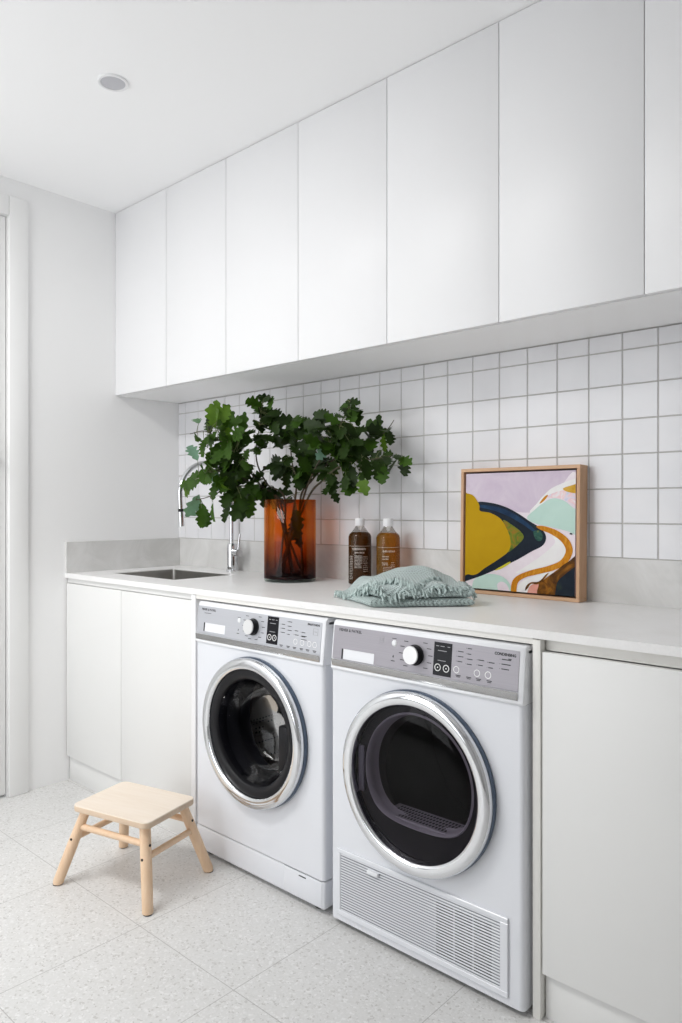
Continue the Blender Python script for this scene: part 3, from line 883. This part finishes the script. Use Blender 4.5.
# ------------------------------------------------------------------ oak branches
CAM = Vector((2.97046, -2.11400, 1.16186)); YAW = .734002; FPX = 733.47; HY = 508.008
def world(px, py, y):
    a = (px - 341) / FPX; b_ = -(py - HY) / FPX
    d = Vector((-math.sin(YAW) + a * math.cos(YAW), math.cos(YAW) + a * math.sin(YAW), b_))
    return CAM + d * ((y - CAM.y) / d.y)
def leaf(bm, base, direc, normal, L, wd, mi, rnd):
    direc = direc.normalized(); side = direc.cross(normal).normalized(); nor = side.cross(direc).normalized()
    n = 22; lob = rnd.choice((3.5, 4, 4.5)); ph = rnd.uniform(-.3, .3)
    curl = rnd.uniform(-.1, .5); fold = rnd.uniform(.05, .35); tw = rnd.uniform(-.3, .3)
    rows = []
    for i in range(n + 1):
        t = i / n
        env = (math.sin(PI * min(1, t ** .82)) ** .75) * (.55 + .55 * t) if 0 < t < 1 else 0
        env = max(env, .03)
        w = {}
        for s in (-1, 1):
            ripple = .5 + .5 * math.cos(2 * PI * lob * t + PI + ph + s * .25)
            w[s] = wd * .5 * env * (.58 + .52 * ripple ** .7)
        c = base + direc * (L * t) - nor * (curl * L * t * t * .5)
        sd = (side * math.cos(tw * t) + nor * math.sin(tw * t))
        l = c + sd * w[-1] * -1 + nor * (fold * w[-1]); r = c + sd * w[1] + nor * (fold * w[1])
        # lobe tips lean forward
        l += direc * (w[-1] * .22); r += direc * (w[1] * .22)
        rows.append((bm.verts.new(l), bm.verts.new(c), bm.verts.new(r)))
    for a, b_ in zip(rows[:-1], rows[1:]):
        for q in ((a[0], a[1], b_[1], b_[0]), (a[1], a[2], b_[2], b_[1])):
            f = bm.faces.new(q); f.material_index = mi; f.smooth = True
# branch: label, foot inside the vase (relative), list of (px, py, y) knots seen above the rim, leaf points
BR = [
 ('oak branch at the left of the vase, drooping lowest towards the tap', (.045, .02, .03),
  [(272, 500, -.20), (259, 492, -.26), (243, 486, -.31), (225, 490, -.36), (208, 497, -.40), (196, 500, -.42)],
  [(201, 514, 3, 'm'), (193, 506, 1, 'p'), (213, 512, 1, 'm'), (228, 499, 2, 'd'), (237, 493, 2, 'd'), (246, 503, 2, 'd'), (238, 507, 2, 'd'), (255, 488, 2, 'd'), (262, 494, 1, 'd'), (222, 484, 2, 'm'), (231, 480, 2, 'd'), (227, 512, 1, 'm'), (249, 490, 2, 'd')]),
 ('oak branch at the upper left of the vase, the widest clump of leaves', (.03, -.02, .025),
  [(277, 503, -.19), (262, 487, -.24), (247, 468, -.30), (232, 450, -.34), (216, 438, -.37), (205, 431, -.39), (190, 434, -.41)],
  [(197, 421, 1, 'p'), (214, 416, 2, 'b'), (222, 414, 2, 'b'), (229, 422, 2, 'm'), (209, 424, 2, 'd'), (244, 429, 2, 'm'), (206, 440, 2, 'm'), (215, 436, 2, 'm'), (222, 432, 2, 'm'), (226, 445, 3, 'm'), (234, 438, 2, 'm'), (236, 452, 2, 'd'), (240, 463, 3, 'd'), (228, 460, 3, 'd'), (217, 455, 2, 'm'), (247, 475, 3, 'd'), (238, 475, 3, 'm'), (255, 480, 2, 'd'), (241, 443, 2, 'd'), (198, 437, 1, 'm'), (203, 449, 1, 'm'), (251, 466, 1, 'd'), (223, 424, 1, 'b'), (232, 468, 2, 'd')]),
 ('oak branch at the far left of the vase, small leaf clump nearest the tap spout', (-.02, .035, .03),
  [(280, 502, -.18), (262, 493, -.24), (247, 481, -.29), (230, 470, -.33), (212, 472, -.37), (199, 479, -.41)],
  [(191, 483, 3, 'm'), (196, 476, 1, 'm'), (187, 490, 1, 'b'), (210, 481, 2, 'm'), (205, 473, 2, 'm'), (218, 483, 2, 'd'), (193, 452, 1, 'p'), (208, 462, 2, 'm'), (222, 472, 3, 'm'), (214, 491, 1, 'd'), (232, 485, 2, 'd'), (212, 469, 1, 'b'), (216, 480, 1, 'p')]),
 ('oak branch rising left of centre from the vase to a tall narrow tip', (-.03, -.03, .03),
  [(285, 501, -.17), (268, 485, -.18), (258, 466, -.19), (256, 447, -.20), (260, 425, -.21), (262, 404, -.22)],
  [(264, 399, 2, 'd'), (254, 403, 1, 'm'), (271, 402, 1, 'd'), (258, 414, 2, 'm'), (266, 412, 3, 'd'), (274, 414, 2, 'd'), (261, 425, 3, 'd'), (270, 424, 3, 'd'), (277, 430, 2, 'd'), (258, 437, 2, 'd'), (267, 437, 1, 'd'), (278, 441, 1, 'd'), (256, 449, 2, 'd'), (262, 444, 1, 'd'), (263, 490, 2, 'd'), (252, 494, 2, 'd'), (270, 496, 2, 'd'), (246, 455, 1, 'd')]),
 ('oak branch standing upright in the middle of the vase', (.01, -.045, .03),
  [(295, 500, -.15), (296, 480, -.16), (292, 462, -.17), (291, 443, -.17), (295, 424, -.18)],
  [(291, 420, 2, 'd'), (299, 422, 2, 'd'), (288, 432, 3, 'd'), (296, 436, 3, 'd'), (292, 446, 2, 'd'), (283, 440, 2, 'd'), (279, 464, 3, 'd'), (288, 462, 3, 'd'), (283, 474, 3, 'd'), (273, 468, 2, 'd'), (292, 472, 2, 'd'), (296, 494, 1, 'd'), (287, 497, 2, 'd'), (277, 499, 1, 'd'), (301, 478, 2, 'd'), (297, 520, 1, 'd'), (294, 530, 2, 'd'), (299, 541, 1, 'd')]),
 ('oak branch right of centre, forking up to a pointed top tip', (-.05, .0, .03),
  [(303, 499, -.14), (309, 482, -.15), (317, 465, -.16), (328, 446, -.17), (340, 425, -.18), (351, 400, -.19)],
  [(352, 402, 1, 'd'), (347, 410, 2, 'd'), (356, 412, 2, 'd'), (341, 416, 1, 'd'), (325, 417, 2, 'd'), (318, 425, 3, 'd'), (309, 433, 3, 'd'), (316, 438, 3, 'd'), (328, 430, 3, 'd'), (323, 441, 3, 'd'), (336, 436, 3, 'd'), (332, 446, 3, 'd'), (343, 433, 3, 'd'), (340, 443, 2, 'd'), (305, 445, 2, 'd'), (307, 427, 1, 'd'), (333, 420, 1, 'm'), (320, 432, 1, 'm'), (323, 452, 1, 'p'), (354, 435, 2, 'd'), (357, 444, 2, 'd'), (348, 447, 2, 'd'), (361, 430, 1, 'd')]),
 ('oak branch at the far right of the vase with a lone hanging end leaf', (-.02, -.05, .03),
  [(307, 500, -.14), (322, 481, -.15), (337, 468, -.16), (355, 461, -.17), (375, 459, -.18), (392, 456, -.19), (402, 458, -.20)],
  [(404, 467, 1, 'd'), (404, 460, 1, 'd'), (397, 456, 1, 'd'), (393, 466, 1, 'd'), (383, 460, 2, 'd'), (386, 467, 1, 'd'), (383, 474, 1, 'm'), (375, 467, 2, 'd'), (376, 457, 1, 'd'), (363, 465, 2, 'd'), (365, 473, 1, 'd'), (363, 484, 1, 'b'), (355, 478, 2, 'd'), (349, 481, 2, 'd'), (348, 466, 2, 'd'), (341, 460, 3, 'd'), (333, 470, 1, 'd'), (330, 480, 1, 'd'), (327, 489, 1, 'd'), (334, 494, 1, 'd'), (333, 484, 1, 'd'), (346, 486, 1, 'm'), (357, 455, 2, 'd'), (321, 470, 2, 'd')]),
 ('oak branch at the upper right of the vase, ending in a bare bud', (.03, .04, .03),
  [(300, 502, -.13), (312, 480, -.12), (330, 462, -.12), (352, 449, -.12), (372, 440, -.12), (386, 431, -.12), (394, 420, -.12)],
  [(379, 430, 2, 'd'), (386, 429, 1, 'd'), (384, 443, 1, 'b'), (390, 437, 1, 'd'), (373, 436, 1, 'd'), (369, 441, 2, 'd'), (364, 446, 2, 'd'), (352, 454, 2, 'd'), (312, 462, 3, 'd'), (319, 465, 3, 'd'), (308, 470, 3, 'd'), (315, 474, 2, 'd'), (306, 478, 2, 'd'), (325, 459, 2, 'd'), (345, 440, 2, 'd'), (302, 460, 1, 'd'), (298, 471, 1, 'd')]),
]
MI = {'d': 0, 'm': 1, 'b': 2, 'p': 3}
rnd = random.Random(11)
for label, foot, knots, leaves in BR:
    fp = Vector((VX, VY, BT)) + Vector(foot)
    kn = [world(*k) for k in knots]
    # keep the stem inside the rim where it leaves the vase
    k0 = kn[0]; rel = Vector((k0.x - VX, k0.y - VY, 0))
    if rel.length > .085: rel *= .085 / rel.length
    kn[0] = Vector((VX + rel.x, VY + rel.y, max(k0.z, BT + VH - .01)))
    t = thing('oak_branch', label, 'branch', fp, 0, 'green oak branches in the amber vase')
    path = spline([fp] + kn, 8)
    bm = bm_new()
    n = len(path)
    tube(bm, [p - fp for p in path], [.0046 * (1 - .72 * i / n) for i in range(n)], 8)
    fol = bm_new()
    nk = len(path)
    for px, py, cnt, tone in leaves:
        base_y = None
        # depth of the leaf follows the nearest point of the stem, seen from the camera side, with real spread
        best = min(path[8:], key=lambda p: (world(px, py, p.y) - p).length)
        for c in range(cnt + (1 if cnt > 1 else 0)):
            yy = min(-.02, best.y + rnd.uniform(-.045, .035)) if py < 505 or px < 262 else VY + rnd.uniform(-.02, .02)
            tip_c = world(px + rnd.uniform(-4.5, 4.5) * (cnt > 1), py + rnd.uniform(-4.5, 4.5) * (cnt > 1), yy)
            away = tip_c - best
            if away.length < .025: away = Vector((rnd.uniform(-1, 1), rnd.uniform(-.6, .3), rnd.uniform(-.8, .6)))
            d = (away.normalized() + Vector((rnd.uniform(-.5, .5), rnd.uniform(-.5, .2), rnd.uniform(-.75, .25)))).normalized()
            L = rnd.uniform(.070, .100) * (1.0 if cnt > 1 or tone != 'd' else .9)
            b0 = tip_c - d * L * .5
            if b0.y > -.012: b0.y = -.012
            if (b0 + d * L).y > -.01: d.y = -abs(d.y); d.normalize()
            view = (CAM - tip_c).normalized()
            nor = (view * rnd.uniform(.3, 1) + Vector((rnd.uniform(-.6, .6), rnd.uniform(-.6, .3), rnd.uniform(.1, .9)))).normalized()
            if abs(nor.dot(d)) > .95: nor = Vector((.2, -.4, .9))
            tn = tone
            if tone == 'd' and rnd.random() < (.34 if px < 262 else .2): tn = 'm'
            if tone == 'm' and rnd.random() < .18: tn = rnd.choice('db')
            leaf(fol, b0 - fp, d, nor, L, L * rnd.uniform(.62, .78), MI[tn], rnd)
            # petiole / twig from the stem
            mid = best.lerp(b0, .5) + Vector((0, 0, .006))
            if (b0 - best).length > .004: tube(bm, [best - fp, mid - fp, b0 - fp], [.0017, .0012, .0009], 5, mi=1)
    obj('stem', bm, ['twig', 'twig_green'], t)
    obj('foliage', fol, ['leaf_dark', 'leaf_mid', 'leaf_bright', 'leaf_pale'], t, angle=80, normals=False)

# ------------------------------------------------------------------ soap bottles
def bottle(label, x, y, liq, lines, dense):
    t = thing('soap_bottle', label, 'bottle', (x, y, BT), R(38), 'amber liquid soap bottles with white caps')
    bm = bm_new(); r = .0425
    prof = [(.0001, 0), (r - .004, 0), (r, .004), (r, .172), (r - .0035, .182), (r - .012, .190), (.0185, .2065), (.0155, .211), (.0155, .222), (.0001, .222)]
    lathe(bm, prof, seg=48); obj('bottle_body', bm, 'clear_bottle', t, angle=50)
    bm = bm_new(); q = .0015
    lathe(bm, [(.0001, .0015), (r - .005, .0015), (r - q, .005), (r - q, .172), (r - q - .0035, .182), (r - q - .011, .1888), (.0001, .1888)], seg=48)
    obj('liquid', bm, liq, t, angle=50)
    bm = bm_new()
    lathe(bm, [(.0001, .2125), (.0165, .2125), (.0172, .2135), (.0172, .238), (.016, .2398), (.0001, .24)], seg=40)
    for k in range(40):
        a = 2 * PI * k / 40
        tube(bm, [(.0172 * math.cos(a), .0172 * math.sin(a), .214), (.0172 * math.cos(a), .0172 * math.sin(a), .237)], .0006, 4)
    obj('cap', bm, 'bottle_cap', t)
    # white print wrapped round the front
    bm = bm_new(); rg = random.Random(int(x * 1000))
    rr = r + .0003
    def arc(a0, a1, z, h):
        n_ = max(1, int((a1 - a0) / 4)); prev = None
        for k in range(n_ + 1):
            a = R(a0 + (a1 - a0) * k / n_)
            cur = (bm.verts.new((rr * math.sin(a), -rr * math.cos(a), z)), bm.verts.new((rr * math.sin(a), -rr * math.cos(a), z + h)))
            if prev: bm.faces.new((prev[0], cur[0], cur[1], prev[1]))
            prev = cur
    def ring_border():
        arc(-58, 58, .1395, .0007)
    def words(a0, a1, z, h, gap=.35):
        a = a0
        while a < a1 - 3:
            w_ = rg.uniform(3, 8)
            e_ = min(a1, a + w_)
            # each word a run of upright strokes
            q_ = a
            while q_ < e_:
                arc(q_, q_ + .8, z, h * rg.uniform(.6, 1)); q_ += 1.7
            a = e_ + rg.uniform(1.5, 3)
    if dense:
        ring_border(); 
        words(-36, 36, .126, .009); words(-24, 24, .114, .006)
        for z in [.101 - .0062 * k for k in range(14)]: words(-56, -34, z, .0034)
        for z in [.103 - .0052 * k for k in range(9)]: words(-24, 12 + rg.uniform(-3, 6), z, .0036)
        for z in [.100 - .0075 * k for k in range(8)]: words(20, 44, z, .0034)
    else:
        ring_border(); words(-24, 34, .123, .008); words(-26, 4, .106, .005); words(-26, 2, .097, .005)
        words(-30, -2, .084, .004); words(-28, 0, .078, .004)
        for z in [.070 - .0055 * k for k in range(6)]: words(-24, 20, z, .0026)
        for z in (.086, .078, .072): words(14, 32, z, .0030)
    obj('label_print', bm, 'label_ink', t, normals=False)
    return t
plain('label_ink', (.72, .70, .66), .6)
bottle('soap bottle of dark brown liquid with dense white print, beside the vase', 1.231, -.083, 'dark_amber_liquid', 0, True)
bottle('soap bottle of golden amber liquid, between the brown one and the painting', 1.362, -.083, 'golden_liquid', 0, False)

# ------------------------------------------------------------------ folded towel
tw = thing('folded_towel', 'sage green waffle towel with fringed hem, loosely folded on the benchtop', 'towel', (1.625, -.345, BT))
TO = Vector((1.625, -.345))
FV, RV, BV, LV = Vector((1.672, -.553)) - TO, Vector((1.872, -.340)) - TO, Vector((1.655, -.175)) - TO, Vector((1.405, -.415)) - TO
def smooth01(t): t = max(0, min(1, t)); return t * t * (3 - 2 * t)
def sheet(bm, quad, ztop, th, n=48, seedv=1.0, wob=.006, roll=.09, uvrot=0.0):
    """one layer of cloth over a four-cornered outline: ztop(p) is its upper face, edges roll under"""
    uvl = bm.loops.layers.uv.get('UVMap') or bm.loops.layers.uv.new('UVMap')
    P = [Vector(q) for q in quad]
    def pos(u, v):
        p = P[0].lerp(P[1], u).lerp(P[3].lerp(P[2], u), v)
        e = min(u, 1 - u, v, 1 - v)
        nn = noise.noise_vector(Vector((p.x * 17 + seedv * 5, p.y * 17, seedv)))
        return p + Vector((nn.x, nn.y)) * wob * (1.2 - min(1, e / .25))
    top, bot = [], []
    for j in range(n + 1):
        rt, rb = [], []
        for i in range(n + 1):
            # sample more densely near the edges so they roll over smoothly
            u = .5 - .5 * math.cos(PI * i / n); v = .5 - .5 * math.cos(PI * j / n)
            p = pos(u, v); e = min(u, 1 - u, v, 1 - v)
            k = min(1, e / roll); h = math.sqrt(max(0, 1 - (1 - k) ** 2))
            z = ztop(p)
            rt.append((p.x, p.y, z - th * .5 + th * .5 * h)); rb.append((p.x, p.y, z - th * .5 - th * .5 * h))
        top.append(rt); bot.append(rb)
    for rows, flip in ((top, False), (bot, True)):
        V = [[bm.verts.new(q) for q in r_] for r_ in rows]
        for j in range(n):
            for i in range(n):
                q = (V[j][i], V[j][i + 1], V[j + 1][i + 1], V[j + 1][i])
                f = bm.faces.new(q if not flip else q[::-1]); f.smooth = True
                for l in f.loops:
                    x, y = l.vert.co.x, l.vert.co.y
                    l[uvl].uv = (x * math.cos(uvrot) - y * math.sin(uvrot), x * math.sin(uvrot) + y * math.cos(uvrot) + l.vert.co.z)
    bmesh.ops.remove_doubles(bm, verts=bm.verts, dist=.0003)
axn = (RV - FV).normalized(); pn = Vector((-axn.y, axn.x))
LM = FV.lerp(LV, .62)
# two flat folds at the bottom right: rounded cloth edges one above the other
def z_low(p): return .0235 + noise.noise(Vector((p.x * 16, p.y * 16, 2))) * .0022
def z_mid(p): return .0475 + noise.noise(Vector((p.x * 14, p.y * 14, 7))) * .0035
bm = bm_new(); sheet(bm, [FV, RV, BV, LM], z_low, .023, seedv=1.3, wob=.005, roll=.07); obj('lower_fold', bm, 'waffle_cloth_shaded', tw, angle=80, normals=False)
bm = bm_new(); sheet(bm, [FV + pn * .012 + axn * .02, RV + pn * .006 - axn * .004, BV - pn * .01, LM + axn * .03], z_mid, .023, seedv=2.2, wob=.006, roll=.07, uvrot=.12); obj('middle_fold', bm, 'waffle_cloth_shaded', tw, angle=80, normals=False)
# loosely thrown top layer, heaped in the middle and running down to the bench at its left end
PK = Vector((1.640, -.305)) - TO
def slab_mask(p):
    s_, d_ = (p - FV).dot(axn), (p - FV).dot(pn)
    return smooth01((s_ + .055) / .07) * smooth01((d_ + .020) / .035) * smooth01(((RV - FV).length + .03 - s_) / .05)
def z_heap(p):
    r_ = (p - PK).length
    base = .017 + .037 * slab_mask(p) + .044 * math.exp(-(r_ / .105) ** 2)
    q = Vector((p.x * math.cos(.9) - p.y * math.sin(.9), p.x * math.sin(.9) + p.y * math.cos(.9)))
    w_ = math.sin(q.x * 62 + 2.2 * noise.noise(Vector((q.x * 6, q.y * 6, 1))) + q.y * 11) * .0042
    w_ += math.sin((p.x * .4 + p.y) * 47 + 2.5 * noise.noise(Vector((p.x * 8, p.y * 8, 9)))) * .0035
    w_ += noise.noise(Vector((p.x * 30, p.y * 30, 5))) * .0028
    damp = smooth01((base - .008) / .03)
    return base + w_ * (.35 + .65 * damp) + .002
C0, C1, C2, C3 = LV + Vector((.012, -.012)), FV + axn * .035 - pn * .004, RV + axn * .004 + pn * .020, Vector((1.565, -.165)) - TO
bm = bm_new(); sheet(bm, [C0, C1, C2, C3], z_heap, .010, n=72, seedv=3.7, wob=.013, roll=.035, uvrot=.35); obj('top_fold', bm, 'waffle_cloth', tw, angle=80, normals=False)
# a fringed flap folded back over the front of the heap
def z_flap(p): return z_heap(p) + .009 + noise.noise(Vector((p.x * 24, p.y * 24, 11))) * .003
G0, G1, G2, G3 = FV.lerp(LV, .22) + pn * .045, FV + axn * .125 + pn * .010, FV + axn * .21 + pn * .095, FV + axn * .085 + pn * .15
bm = bm_new(); sheet(bm, [G0, G1, G2, G3], z_flap, .009, n=40, seedv=5.1, wob=.012, roll=.06, uvrot=.9); obj('front_flap', bm, 'waffle_cloth', tw, angle=80, normals=False)
bm = bm_new(); rf = random.Random(4)
def fr_run(a, b_, n_, outd, z_of):
    outd = outd.normalized()
    for k in range(n_):
        t_ = max(0, min(1, (k + rf.uniform(-.4, .4)) / n_))
        p = a.lerp(b_, t_) + Vector((rf.uniform(-.003, .003), rf.uniform(-.003, .003))); z = z_of(p)
        w_ = (outd + Vector((rf.uniform(-.7, .7), rf.uniform(-.7, .7)))).normalized(); L_ = rf.uniform(.009, .020)
        q0 = Vector((p.x - outd.x * .005, p.y - outd.y * .005, z - .004)); q1 = q0 + Vector((w_.x * L_ * .55, w_.y * L_ * .55, rf.uniform(.0, .005)))
        q2 = Vector((q0.x + w_.x * L_, q0.y + w_.y * L_, max(.004, z - rf.uniform(.006, .020))))
        r0_ = rf.uniform(.0018, .0032)
        tube(bm, [q0, q1, q2], [r0_ * .8, r0_, r0_ * 1.1], 6)
        if rf.random() < .5:
            m_ = q2 + Vector((rf.uniform(-.004, .004), rf.uniform(-.004, .004), 0)); tube(bm, [q2, m_ + Vector((0, 0, -.001))], [r0_ * 1.35, r0_ * .6], 6)
C0f = C0.lerp(C1, .10)
fr_run(C0f, C1, 115, -pn * .6 - axn * .2, z_heap); fr_run(C0f, C1, 55, -pn, lambda p: z_heap(p) + .004)
fr_run(C1, C2, 70, axn * .3 - pn, z_heap); fr_run(C1, C2, 40, axn - pn * .5, lambda p: z_heap(p) + .004)
fr_run(C2, C2.lerp(C3, .25), 25, axn, z_heap)
fr_run(G0, G1, 100, -pn, z_flap); fr_run(G1, G2, 70, axn - pn * .4, z_flap); fr_run(G0, G1, 60, -pn + axn * .3, lambda p: z_flap(p) + .003)
obj('fringe', bm, 'fringe_yarn', tw, angle=80)

# ------------------------------------------------------------------ framed painting
PX0, PX1 = 1.6470, 2.0510
W_, D_ = .404, .052
pt = thing('framed_painting', 'square abstract painting in a natural timber frame leaning on the tiles', 'painting', ((PX0 + PX1) / 2, -.0605, BT + .0008))
pt.rotation_euler = (R(-1.0), 0, 0)
bm = bm_new(); fw = .0105; h = W_ / 2 + .0025
box(bm, -h, h, 0, D_, 0, fw, .0008, 1, mi=1); box(bm, -h, h, 0, D_, W_ - fw, W_, .0008, 1, mi=1)
box(bm, -h, -h + fw, 0, D_, fw, W_ - fw, .0008, 1); box(bm, h - fw, h, 0, D_, fw, W_ - fw, .0008, 1)
obj('frame', bm, ['oak_frame', 'oak_frame_rail'], pt)
bm = bm_new(); box(bm, -h + fw - .0002, h - fw + .0002, .040, .044, fw - .0002, W_ - fw + .0002); obj('backing', bm, 'black_plastic', pt)
# canvas: thick stretched cloth with a narrow shadow gap around it
gap = .0055
cx0, cx1, cz0, cz1 = -h + fw + gap, h - fw - gap, fw + gap, W_ - fw - gap
bm = bm_new()
PN = ['p_lilac', 'p_blush', 'p_white', 'p_mint', 'p_mustard', 'p_black', 'p_blue', 'p_green', 'p_teal', 'p_orange', 'p_gold', 'p_multi', 'p_brown', 'p_coral', 'p_yellow']
box(bm, cx0, cx1, .006, .0402, cz0, cz1, .0005, 1, mi=0)
def uv(px, py):
    u = (px - 67) / 508; top_ = 105 - 20 * u; bo = 626 + 42 * u
    # undo the horizontal foreshortening of the photograph
    s = 1.13; u2 = u * s / (1 + (s - 1) * u)
    v = (py - top_) / (bo - top_)
    return cx0 + (cx1 - cx0) * min(1, max(0, u2)), cz1 - (cz1 - cz0) * min(1, max(0, v))
lay = [0]
def shape(pts, m, smooth=True):
    lay[0] += 1
    P = [Vector((a, b_, 0)) for a, b_ in pts]
    Q = spline(P, 6, True) if smooth else P
    vs = []
    for q in Q:
        x, z = uv(q.x, q.y)
        p = (round(x, 6), .0058 - .00006 * lay[0], round(z, 6))
        if not vs or (Vector(p) - Vector(vs[-1])).length > 1e-5: vs.append(p)
    f = fill_poly(bm, vs, PN.index(m))
shape([(60, 225), (125, 238), (200, 248), (300, 278), (378, 278), (410, 240), (440, 198), (500, 165), (585, 125), (590, 700), (320, 700), (40, 660), (40, 500)], 'p_blush')
shape([(362, 276), (396, 238), (428, 200), (480, 160), (600, 118), (600, 160), (500, 182), (450, 210), (415, 250), (380, 282)], 'p_white')
shape([(440, 210), (500, 182), (600, 178), (600, 262), (560, 240), (500, 216)], 'p_multi')
shape([(515, 172), (548, 158), (600, 148), (600, 190), (545, 188)], 'p_gold')
shape([(407, 238), (430, 208), (446, 200), (438, 216), (418, 236)], 'p_orange')
shape([(350, 302), (378, 275), (420, 240), (468, 216), (520, 226), (560, 256), (600, 290), (600, 385), (535, 366), (470, 350), (410, 338), (365, 322)], 'p_mint')
shape([(300, 560), (360, 520), (430, 470), (480, 420), (470, 390), (500, 395), (530, 430), (520, 490), (440, 528), (360, 548)], 'p_white')
shape([(100, 625), (110, 590), (150, 568), (205, 566), (250, 584), (278, 620), (285, 660), (100, 660)], 'p_mint')
shape([(215, 612), (238, 600), (262, 618), (272, 655), (228, 655)], 'p_blush')
shape([(295, 660), (300, 635), (345, 590), (430, 560), (470, 556), (430, 585), (390, 608), (355, 660)], 'p_white')
shape([(115, 238), (180, 237), (250, 256), (310, 287), (360, 320), (408, 350), (434, 378), (438, 408), (420, 436), (370, 462), (300, 502), (200, 548), (110, 584), (40, 596), (40, 500), (90, 400), (100, 300)], 'p_black')
shape([(135, 247), (220, 258), (290, 288), (350, 328), (392, 366), (378, 368), (330, 336), (270, 302), (200, 274), (135, 258)], 'p_blue')
shape([(380, 370), (410, 366), (424, 390), (414, 412), (392, 406)], 'p_teal')
shape([(240, 316), (290, 345), (325, 374), (334, 400), (300, 438), (262, 464), (268, 420), (262, 368)], 'p_green')
shape([(40, 190), (72, 194), (98, 202), (116, 222), (130, 250), (134, 275), (180, 284), (230, 313), (262, 368), (275, 420), (264, 462), (215, 500), (160, 536), (118, 566), (84, 566), (40, 540)], 'p_mustard')
shape([(203, 547), (240, 525), (271, 508), (272, 516), (232, 541)], 'p_yellow')
shape([(394, 345), (430, 344), (490, 364), (540, 400), (562, 440), (560, 476), (535, 516), (480, 546), (400, 566), (345, 580), (310, 606), (302, 660), (280, 660), (282, 604), (308, 572), (370, 547), (440, 530), (500, 507), (526, 476), (530, 446), (505, 410), (460, 380), (412, 360)], 'p_orange')
shape([(388, 670), (402, 618), (430, 590), (480, 554), (540, 510), (600, 490), (600, 720), (400, 720)], 'p_brown')
shape([(355, 670), (362, 626), (384, 610), (406, 612), (400, 640), (396, 670)], 'p_coral')
shape([(494, 720), (488, 622), (518, 575), (600, 535), (600, 720)], 'p_black')
shape([(344, 640), (350, 618), (372, 602), (408, 598), (440, 566), (452, 562), (420, 600), (400, 612), (372, 610), (356, 630)], 'p_brown')
shape([(548, 379), (556, 375), (563, 381), (556, 383)], 'p_black')
obj('canvas', bm, PN, pt, normals=False)

# ------------------------------------------------------------------ light
def area(name, loc, rot, sx_, sy_, power, col=(1, 1, 1)):
    l = bpy.data.lights.new(name, 'AREA'); l.shape = 'RECTANGLE'; l.size = sx_; l.size_y = sy_; l.energy = power; l.color = col
    o = bpy.data.objects.new(name, l); C.objects.link(o); o.location = loc; o.rotation_euler = rot
    return o
area('window_daylight', ((WX0 + WX1) / 2, RY - .16, (WZ0 + WZ1) / 2), (R(90), 0, 0), WX1 - WX0, WZ1 - WZ0, 25, (.97, .985, 1))
area('overhead_fill', (.90, -2.05, H - .004), (0, 0, 0), 1.2, .5, 37, (1, .99, .97))  # added fill lamp for bench and floor, no fitting known there
w = bpy.data.worlds.new('World'); S.world = w; w.use_nodes = True
bg = w.node_tree.nodes['Background']; bg.inputs[0].default_value = (.9, .95, 1, 1); bg.inputs[1].default_value = 1.0

# ------------------------------------------------------------------ camera and view
cd = bpy.data.cameras.new('camera'); cam = bpy.data.objects.new('camera', cd); C.objects.link(cam)
cam.location = CAM; cam.rotation_euler = (R(90), 0, YAW)
cd.sensor_fit = 'HORIZONTAL'; cd.sensor_width = 36; cd.lens = FPX / 682 * 36
cd.shift_y = -(511.5 - HY) / 682
cd.clip_start = .02
S.camera = cam
S.view_settings.view_transform = 'Standard'; S.view_settings.look = 'None'; S.view_settings.gamma = 1; S.view_settings.use_curve_mapping = False
S.view_settings.exposure = -0.33
S.cycles.use_denoising = True
S.cycles.max_bounces = 14; S.cycles.diffuse_bounces = 8; S.cycles.glossy_bounces = 6; S.cycles.transparent_max_bounces = 24
